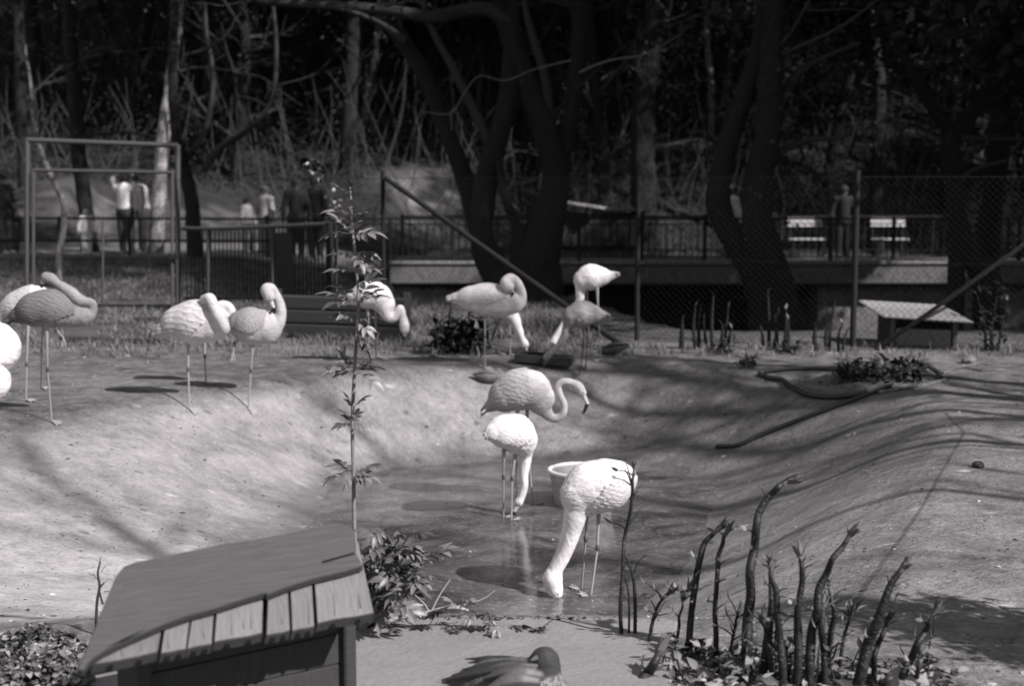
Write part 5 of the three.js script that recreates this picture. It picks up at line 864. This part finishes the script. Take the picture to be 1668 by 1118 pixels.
{ // thick dark shoots in the bed at the right front
  const G = null, shootMat = mat(0.016, { roughness: 0.6, bumpMap: rep(barkTex, 2, 2), bumpScale: 0.004 });
  const budGeo = (L) => { const out = [tube([V(0, -L * 0.1, 0), V(0, L * 0.45, 0), V(0.004, L * 0.95, 0)], [L * 0.1, L * 0.12, L * 0.015], 7, 6)]; out[0].deleteAttribute('uv'); for (let i = 0; i < 5; i++) { const g = leafGeo(L * rr(0.65, 1.05), L * 0.26, rr(-0.05, 0.25)); g.applyMatrix4(new THREE.Matrix4().makeRotationY(i * 1.26 + rr(-0.3, 0.3)).multiply(new THREE.Matrix4().makeRotationZ(rr(1.1, 1.5)))); out.push(g); } return mergeGeometries(out); };
  const S = [
    [[[1014, 1046], [1012, 980], [1014, 900], [1022, 850], [1029, 800], [1034, 766]], [4.6, 4.4, 4, 4, 3.6, 3], 'dark slender double shoot beside the drinking flamingo, reaching highest in front of the tub', 1],
    [[[1120, 1070], [1126, 1000], [1134, 940], [1148, 885], [1170, 862]], [8, 7.5, 7, 6, 4], 'dark shoot bent to the right at its tip, left one of two standing close together'],
    [[[1164, 1076], [1165, 1000], [1168, 930], [1176, 885], [1184, 866]], [6, 5.5, 5, 4.5, 3.5], 'dark thin straight shoot, right one of two standing close together'],
    [[[1214, 1092], [1217, 1010], [1222, 930], [1230, 860], [1246, 815], [1266, 794], [1284, 784]], [11.5, 11, 10, 9, 8, 7, 4], 'tallest thick dark shoot with a drooping tip, in the middle of the bed'],
    [[[1236, 1110], [1248, 1050], [1258, 980], [1256, 925]], [10, 9, 7, 4], 'thick leaning shoot just right of the tallest one'],
    [[[1276, 1125], [1268, 1040], [1262, 960], [1256, 925]], [9, 8, 7, 5], 'dark upright shoot with a pale split bud at its tip'],
    [[[1294, 1125], [1300, 1030], [1305, 950], [1303, 905]], [10, 9, 7, 5], 'dark straight shoot with a small bud, behind the branching clump'],
    [[[1318, 1125], [1322, 1030], [1334, 960], [1356, 910], [1384, 872]], [11, 10, 9, 7, 5], 'thick dark shoot curving to the right with a long pointed bud'],
    [[[1346, 1125], [1342, 1060], [1340, 990]], [9, 8, 7], 'dark cut stump of a shoot in the right of the bed'],
    [[[1392, 1125], [1414, 1050], [1438, 985], [1470, 925]], [13, 12, 10, 6], 'thick shoot leaning right beyond the joint of the pond rim'],
    [[[1466, 1125], [1486, 1070], [1506, 1030], [1522, 1000]], [9, 8, 7, 4], 'dark leaning shoot furthest to the right'],
    [[[1054, 1062], [1064, 1012], [1074, 985], [1090, 966]], [5, 4, 3.5, 2.5], 'small thin forked shoot left of the bed', 1],
    [[[1102, 1070], [1107, 1020], [1110, 990], [1120, 962]], [4, 3.5, 3, 2], 'small branching shoot with open buds between taller ones', 1],
    [[[1188, 1082], [1194, 1040], [1200, 1010], [1204, 1000]], [3.5, 3, 3, 2], 'little leafy shoot at the foot of the tallest one', 1],
    [[[1366, 1090], [1374, 1040], [1382, 1010], [1388, 994]], [4.5, 4, 3.5, 3], 'short leafy shoot between the thick ones at the right', 1],
    [[[1490, 1130], [1494, 1095], [1500, 1072]], [6, 5, 3], 'short thin shoot at the right end of the bed', 1],
    [[[1258, 1118], [1252, 1060], [1244, 1010]], [7, 6, 4], 'short dark shoot between the two thick ones right of the tallest', 1],
    [[[1332, 1120], [1352, 1060], [1360, 1000], [1352, 960]], [8, 7, 6, 4], 'dark shoot with pale split buds beside the curved long-budded one', 1],
    [[[1420, 1120], [1424, 1070], [1436, 1035], [1446, 1010]], [7, 6, 5, 3], 'dark shoot with open leaves below the one leaning over the joint', 1],
    [[[1286, 1112], [1276, 1070], [1258, 1052]], [5, 4, 2.5], 'thin crooked shoot with a drooping leaf in the middle of the clump', 1],
    [[[1038, 1118], [1056, 1096], [1074, 1064]], [13, 12, 8], 'broken dark stump leaning at the left end of the bed'],
  ];
  for (const [pts, rad, label, forks] of S) {
    const b = ground(pts[0][0], pts[0][1]), d = -b.z, s = d / F, kink = pts.flatMap((q, i) => (i < pts.length - 1 ? [q, [lerp(q[0], pts[i + 1][0], rr(0.4, 0.6)) + rr(-2.5, 2.5), lerp(q[1], pts[i + 1][1], 0.5)]] : [q])), p = kink.map(([x, y], i) => (i ? at(x + (i < kink.length - 1 ? rr(-1.5, 1.5) : 0), y, d + rr(-0.02, 0.02)) : b.clone().add(V(0, -0.03, 0)))), t = thing('shoot', label, 'plant shoot', b);
    part('stem', tube(p, rad.map((r) => r * s * 0.78), 10, pts.length * 14, 0.3), shootMat, t);
    const rings = []; for (let i = 1; i < pts.length * 2; i++) { const k = i / (pts.length * 2), f = k * (p.length - 1), a = Math.floor(f); const c = p[a].clone().lerp(p[Math.min(a + 1, p.length - 1)], f - a), fr = k * (rad.length - 1), ra = Math.floor(fr), r = lerp(rad[ra], rad[Math.min(ra + 1, rad.length - 1)], fr - ra) * s; rings.push(new THREE.TorusGeometry(r * 0.78, r * 0.05, 5, 12).applyMatrix4(new THREE.Matrix4().makeRotationX(Math.PI / 2 + rr(-0.1, 0.1)).setPosition(c))); }
    part('node_rings', rings, mat(0.035), t);
    const e = p[p.length - 1], dir = e.clone().sub(p[p.length - 2]).normalize(), L = 0.06 + rad[rad.length - 2] * s * 1.6, bud = budGeo(L); bud.applyMatrix4(new THREE.Matrix4().makeRotationFromQuaternion(new THREE.Quaternion().setFromUnitVectors(V(0, 1, 0), dir)).setPosition(e.clone().addScaledVector(dir, -L * 0.25)));
    part('bud', bud, mat(rr(0.05, 0.16)), t);
    const nl = forks ? 8 : 6; for (let i = 0; i < nl; i++) { const k = rr(0.25, 0.97), f = k * (p.length - 1), a = Math.floor(f), c = p[a].clone().lerp(p[a + 1] ?? p[a], f - a), v = V(rr(-1, 1), rr(0.2, 0.9), rr(-0.3, 0.6)).normalize(), q = c.clone().addScaledVector(v, rr(0.03, forks ? 0.1 : 0.05)); const br = part('side_branch', tube([c, c.clone().lerp(q, 0.5).add(V(0, 0.006, 0)), q], [0.0035, 0.002], 5, 4), shootMat, t); const lf = leafGeo(rr(0.03, 0.055), 0.014, 0.2); lf.applyMatrix4(new THREE.Matrix4().makeRotationFromQuaternion(new THREE.Quaternion().setFromUnitVectors(V(1, 0, 0), v)).setPosition(q.clone().addScaledVector(v, -0.004))); part('leaf', lf, mat(rr(0.06, 0.3)), br); }
  }
  // the second stem of the double shoot
  const fork = ground(1034, 1046); const t = thing('shoot', 'thin dark shoot curving up beside the double shoot next to the drinking flamingo', 'plant shoot', fork); part('stem', tube([fork, at(1034, 980, -fork.z), at(1030, 935, -fork.z), at(1014, 895, -fork.z)], [0.008, 0.007, 0.004], 8, 20, 0.1), shootMat, t); part('twig', [tube([at(1030, 940, -fork.z), at(1040, 915, -fork.z), at(1052, 905, -fork.z)], [0.004, 0.002], 5, 5), tube([at(1024, 1046, -fork.z), at(1024, 970, -fork.z), at(1018, 940, -fork.z)], [0.005, 0.003], 6, 6)], shootMat, t);
  // low twigs between the shoots
  for (let i = 0; i < 22; i++) {
    const px = 1070 + i * 21 + rr(-8, 8), b = ground(px, rr(1086, 1128)), w = thing('low_twig', 'thin low twig standing among the dark shoots in the front bed', 'twig', b, 'low twigs between the shoots'), top = b.clone().add(V(rr(-0.05, 0.05), rr(0.06, 0.17), rr(-0.03, 0.03)));
    part('stem', tube([b, b.clone().lerp(top, 0.5).add(V(rr(-0.015, 0.015), 0, 0)), top], [0.005, 0.0025], 6, 6, 0.2), shootMat, w);
    for (let k = 0; k < 4; k++) { const c = b.clone().lerp(top, rr(0.4, 1)), v = V(rr(-1, 1), rr(0, 1), rr(-0.5, 0.5)).normalize(), lf = leafGeo(rr(0.03, 0.06), 0.018, 0.3); lf.applyMatrix4(new THREE.Matrix4().makeRotationFromQuaternion(new THREE.Quaternion().setFromUnitVectors(V(1, 0, 0), v)).setPosition(c)); part('leaf', lf, mat(rr(0.04, 0.22)), w); }
  }
  // litter of dead leaves at their feet
  const n = 1500, geo = leafGeo(0.05, 0.03, 0.5), c = new THREE.InstancedMesh(geo, new THREE.MeshPhysicalMaterial({ color: grey(0.16), roughness: 0.8, side: THREE.DoubleSide }), n), M4 = new THREE.Matrix4(), q = new THREE.Quaternion();
  for (let i = 0; i < n; i++) { const far = i > 900, px = far ? rr(1300, 1560) : rr(1040, 1330), py = far ? rr(1078, 1180) : rr(1064, 1180), g = ground(px, py), hh = Math.max(0, 0.07 * nz(g.x * 5, g.z * 5) + 0.06) * sstep(px, 1040, 1110) * (1 - 0.6 * sstep(px, 1270, 1330)) * (1 - sstep(px, 1460, 1560)); M4.compose(g.add(V(0, rr(0, 1) * hh, 0)), q.setFromEuler(new THREE.Euler(rr(-0.9, 0.9), rr(0, 6.28), rr(-0.9, 0.9))), V(1, 1, 1).multiplyScalar(rr(0.4, 1.1))); c.setMatrixAt(i, M4); const v = rnd() < 0.5 ? rr(0.15, 0.5) : rr(0.7, 2); c.setColorAt(i, new THREE.Color(v, v, v)); }
  c.name = 'leaf_litter'; c.castShadow = c.receiveShadow = true; scene.add(tag(c, 'heap of curled dead leaves around the feet of the thick dark shoots', 'leaf litter', null, 'stuff'));
}
{ // ivy at the lower left, dry sprig beside the duck house
  const n = 5200, c = new THREE.InstancedMesh(leafGeo(0.026, 0.024, 0.3), new THREE.MeshPhysicalMaterial({ color: grey(0.13), roughness: 0.4, side: THREE.DoubleSide }), n), M4 = new THREE.Matrix4(), q = new THREE.Quaternion();
  for (let i = 0; i < n; i++) { const px = rr(-60, 150), py = rr(1062 - 26 * Math.sin((px + 40) / 60), 1200), g = ground(px, py), h = 0.1 * (0.6 + 0.9 * nz(g.x * 5, g.z * 5)); M4.compose(g.add(V(0, rr(0.2, 1) * Math.max(h, 0.02), 0)), q.setFromEuler(new THREE.Euler(rr(-0.7, 0.7), rr(0, 6.28), rr(-0.8, 0.4))), V(1, 1, 1).multiplyScalar(rr(0.6, 1.35))); c.setMatrixAt(i, M4); const v = rnd() < 0.45 ? rr(0.25, 0.6) : rr(0.7, 2.3); c.setColorAt(i, new THREE.Color(v, v, v)); }
  c.name = 'ivy'; c.castShadow = c.receiveShadow = true; scene.add(tag(c, 'carpet of small glossy ivy leaves at the lower left beside the duck house', 'ivy', null, 'stuff'));
  const b = ground(157, 1034), d = -b.z, P = (x, y) => at(x, y, d), t = thing('dry_sprig', 'dry twig with small buds standing at the left end of the duck house roof', 'twig', b);
  part('stem', [tube([b, P(159, 980), P(163, 955), P(160, 935), P(164, 915)], [0.006, 0.005, 0.003], 7, 16, 0.2), tube([P(168, 985), P(163, 960), P(170, 950)], [0.005, 0.003], 6, 8)], M.twig, t);
  for (const [x, y, v] of [[156, 938, [-1, 0.3, 0]], [166, 932, [0.6, 1, 0]], [163, 918, [0.2, 1, 0]], [170, 952, [0.7, 0.9, 0]], [168, 966, [1, 0.2, 0]], [160, 945, [-0.6, 0.8, 0]]]) { const lf = leafGeo(0.035, 0.012, 0.1); lf.applyMatrix4(new THREE.Matrix4().makeRotationFromQuaternion(new THREE.Quaternion().setFromUnitVectors(V(1, 0, 0), V(...v).normalize())).setPosition(P(x, y))); part('bud', lf, mat(0.1), t); }
}
// clumps of bare stems along the fence and low plants on the bank
function clump(label, stems, o = {}) {
  const b = ground(stems[0][0], stems[0][1]), t = thing('stem_clump', label, 'plant', b);
  for (const [x, y, tx, ty, r = 3] of stems) { const p = ground(x, y), d = -p.z, e = at(tx, ty, d), s = d / F; const st = part('stem', tube([p.clone().add(V(0, -0.03, 0)), p.clone().lerp(e, 0.5).add(V(rr(-0.03, 0.03), 0, 0)), e], [r * s * 1.2, r * s, r * s * 0.5], 7, 8, 0.15), M.barkDark, t); if (rnd() < 0.7) { const lf = leafGeo(0.08, 0.03, 0.2); lf.applyMatrix4(rot(0, rr(0, 6), rr(0.5, 1.3)).setPosition(e)); part('leaf', lf, mat(rr(0.05, 0.18)), st); } }
  if (o.leaves) { const n = o.leaves, c = new THREE.InstancedMesh(leafGeo(o.size ?? 0.09, (o.size ?? 0.09) * 0.4, 0.4), leafDark, n), M4 = new THREE.Matrix4(), q = new THREE.Quaternion(); for (let i = 0; i < n; i++) { const g = ground(rr(o.x[0], o.x[1]), rr(o.y[0], o.y[1])); M4.compose(g.add(V(0, rr(0, o.h ?? 0.2), 0)).sub(t.position), q.setFromEuler(new THREE.Euler(rr(-0.6, 0.6), rr(0, 6.28), rr(-0.4, 1.2))), V(1, 1, 1).multiplyScalar(rr(0.5, 1.2))); c.setMatrixAt(i, M4); const v = rr(0.3, o.bright ?? 2); c.setColorAt(i, new THREE.Color(v, v, v)); } c.name = 'leaves'; c.castShadow = c.receiveShadow = true; tag(c, null, null, null, 'stuff'); t.add(c); }
}
clump("clump of cut dark stems left of the leaning double-trunk tree's foot", [[1110, 569, 1111, 520, 4], [1134, 569, 1132, 500, 3], [1140, 569, 1142, 496, 3], [1153, 570, 1146, 512, 2.5], [1160, 571, 1162, 480, 3], [1168, 571, 1176, 528, 3], [1180, 573, 1186, 500, 2.5], [1184, 574, 1192, 535, 3]], { leaves: 50, x: [1160, 1196], y: [572, 580], h: 0.15 });
clump("clump of cut dark stems before the foot of the leaning double-trunk tree", [[1242, 570, 1238, 530, 3], [1252, 570, 1250, 476, 3], [1258, 571, 1262, 515, 3], [1266, 571, 1268, 500, 3], [1276, 572, 1280, 504, 3], [1282, 573, 1284, 520, 2.5], [1298, 575, 1302, 554, 4]], { leaves: 50, x: [1270, 1306], y: [572, 579], h: 0.15 });
clump("clump of cut dark stems just left of the right-hand tall fence post", [[1330, 572, 1328, 532, 4], [1346, 572, 1352, 520, 3], [1350, 572, 1360, 490, 2.5], [1366, 573, 1372, 526, 2.5], [1372, 574, 1380, 538, 2.5]], {});
clump('dark leafy clump with bare stems behind the flamingo standing in profile', [[735, 572, 734, 500, 2.5], [745, 572, 752, 520, 3], [764, 573, 772, 522, 3], [785, 572, 788, 520, 2.5], [795, 570, 812, 524, 2]], { leaves: 420, x: [708, 792], y: [570, 580], h: 0.34, size: 0.12, bright: 1 });
clump('low heap of dead leafy stalks on the bank above the hose', [[1380, 616, 1372, 600, 2], [1420, 618, 1430, 590, 2], [1450, 620, 1470, 596, 2], [1484, 620, 1500, 600, 2]], { leaves: 560, x: [1362, 1506], y: [604, 626], h: 0.12, size: 0.1, bright: 2.6 });
clump('small low weed on the right bank left of the hose', [[1214, 600, 1208, 588, 1.5], [1218, 600, 1226, 586, 1.5]], { leaves: 60, x: [1200, 1232], y: [594, 602], h: 0.08, size: 0.07 });
clump('leafless shrub with light stems right of the wooden shelter behind the fence', [[1606, 570, 1590, 480, 2], [1612, 570, 1626, 470, 2], [1618, 572, 1600, 500, 2], [1624, 572, 1640, 490, 2]], { leaves: 120, x: [1592, 1640], y: [566, 574], h: 0.7, size: 0.1, bright: 1.5 });
{ // pale twig in young leaf before the iron fence, and a small white board far off
  const g = ground(546, 545), d2 = -g.z, P = (x, y) => at(x, y, d2), t = thing('leafing_twig', 'thin curling shrub stem in pale young leaf left of the sapling top', 'plant', g);
  part('stem', tube([g, P(548, 470), P(549, 400), P(543, 340), P(528, 300), P(516, 272), P(505, 258), P(495, 255)], [0.012, 0.01, 0.008, 0.005, 0.003], 6, 40, 0.2), M.twig, t);
  for (let i = 0; i < 46; i++) { const y = rr(258, 360), x = lerp(505, 548, sstep(y, 258, 345)) + rr(-9, 16), lf = leafGeo(rr(0.04, 0.075), 0.035, 0.4); lf.applyMatrix4(rot(rr(-0.6, 0.6), rr(0, 6.3), rr(-0.8, 0.8)).setPosition(P(x, y))); part('leaf', lf, mat(rr(0.25, 0.6)), t); }
  const w = at(1612, 211, 46), y0 = H(w.x, w.z), s = thing('notice_board', 'small white board on a post far off among the trees at the right', 'sign', V(w.x, y0, w.z)); part('post', beam(V(w.x, y0 - 0.2, w.z), V(w.x, w.y + 0.2, w.z), 0.08, 0.08, V(0, 0, 1)), mat(0.5), s); part('panel', beam(V(w.x - 0.14, w.y + 0.06, w.z + 0.07), V(w.x + 0.14, w.y + 0.06, w.z + 0.07), 0.04, 0.26), mat(0.85), s);
}
// dark evergreen shrub outside the right edge that shades the corner
{
  const b = V(2.75, 0, -4.9); b.y = H(b.x, b.z); const t = thing('evergreen_shrub', 'dark dense evergreen shrub just beyond the lower right corner', 'shrub', b), tips = [], geos = [];
  for (let i = 0; i < 12; i++) { const a = rr(0, 6.28), e = b.clone().add(V(Math.cos(a) * rr(0.1, 0.35), rr(0.5, 1.3), Math.sin(a) * rr(0.1, 0.35))); geos.push(tube([b, b.clone().lerp(e, 0.6), e], [0.015, 0.006], 6, 6)); for (let k = 2; k < 9; k++) tips.push(b.clone().lerp(e, k / 8)); }
  part('stems', geos, M.bark, t); crown(t, tips, 900, 0.12, clusterGeo(8, 0.07, 0.06), leafDark);
}
{
  const n = 5200, g = new THREE.IcosahedronGeometry(1, 0), c = new THREE.InstancedMesh(g, mat(0.2), n), M4 = new THREE.Matrix4(), q = new THREE.Quaternion();
  for (let i = 0; i < n; i++) { let x, z; do { z = -rr(4.6, 17); x = rr(-1, 1) * (0.8 - z * 0.38); } while ((H(x, z) < -0.77 && rnd() < 0.8) || (z > -5.5 && x < 0.6 && x > -1.6)); const r = rr(0.0015, 0.0055) * (rnd() < 0.06 ? 2.2 : 1) * (1 - z * 0.03), dark = rnd() < 0.85; M4.compose(V(x, Math.max(H(x, z) + r * 0.15, -0.7735), z), q.setFromEuler(new THREE.Euler(rr(-0.3, 0.3), rr(0, 6.3), rr(-0.3, 0.3))), V(r * rr(0.8, 2.6), r * rr(0.25, 0.7), r * rr(0.7, 1.5))); c.setMatrixAt(i, M4); const v = dark ? rr(0.15, 0.6) : rr(1.4, 2.8); c.setColorAt(i, new THREE.Color(v, v, v)); }
  c.name = 'ground_debris'; c.castShadow = c.receiveShadow = true; scene.add(tag(c, 'grit, crumbs and bits of leaf scattered over the ground around the pond', 'debris', null, 'stuff'));
}
renderer.render(scene, camera);
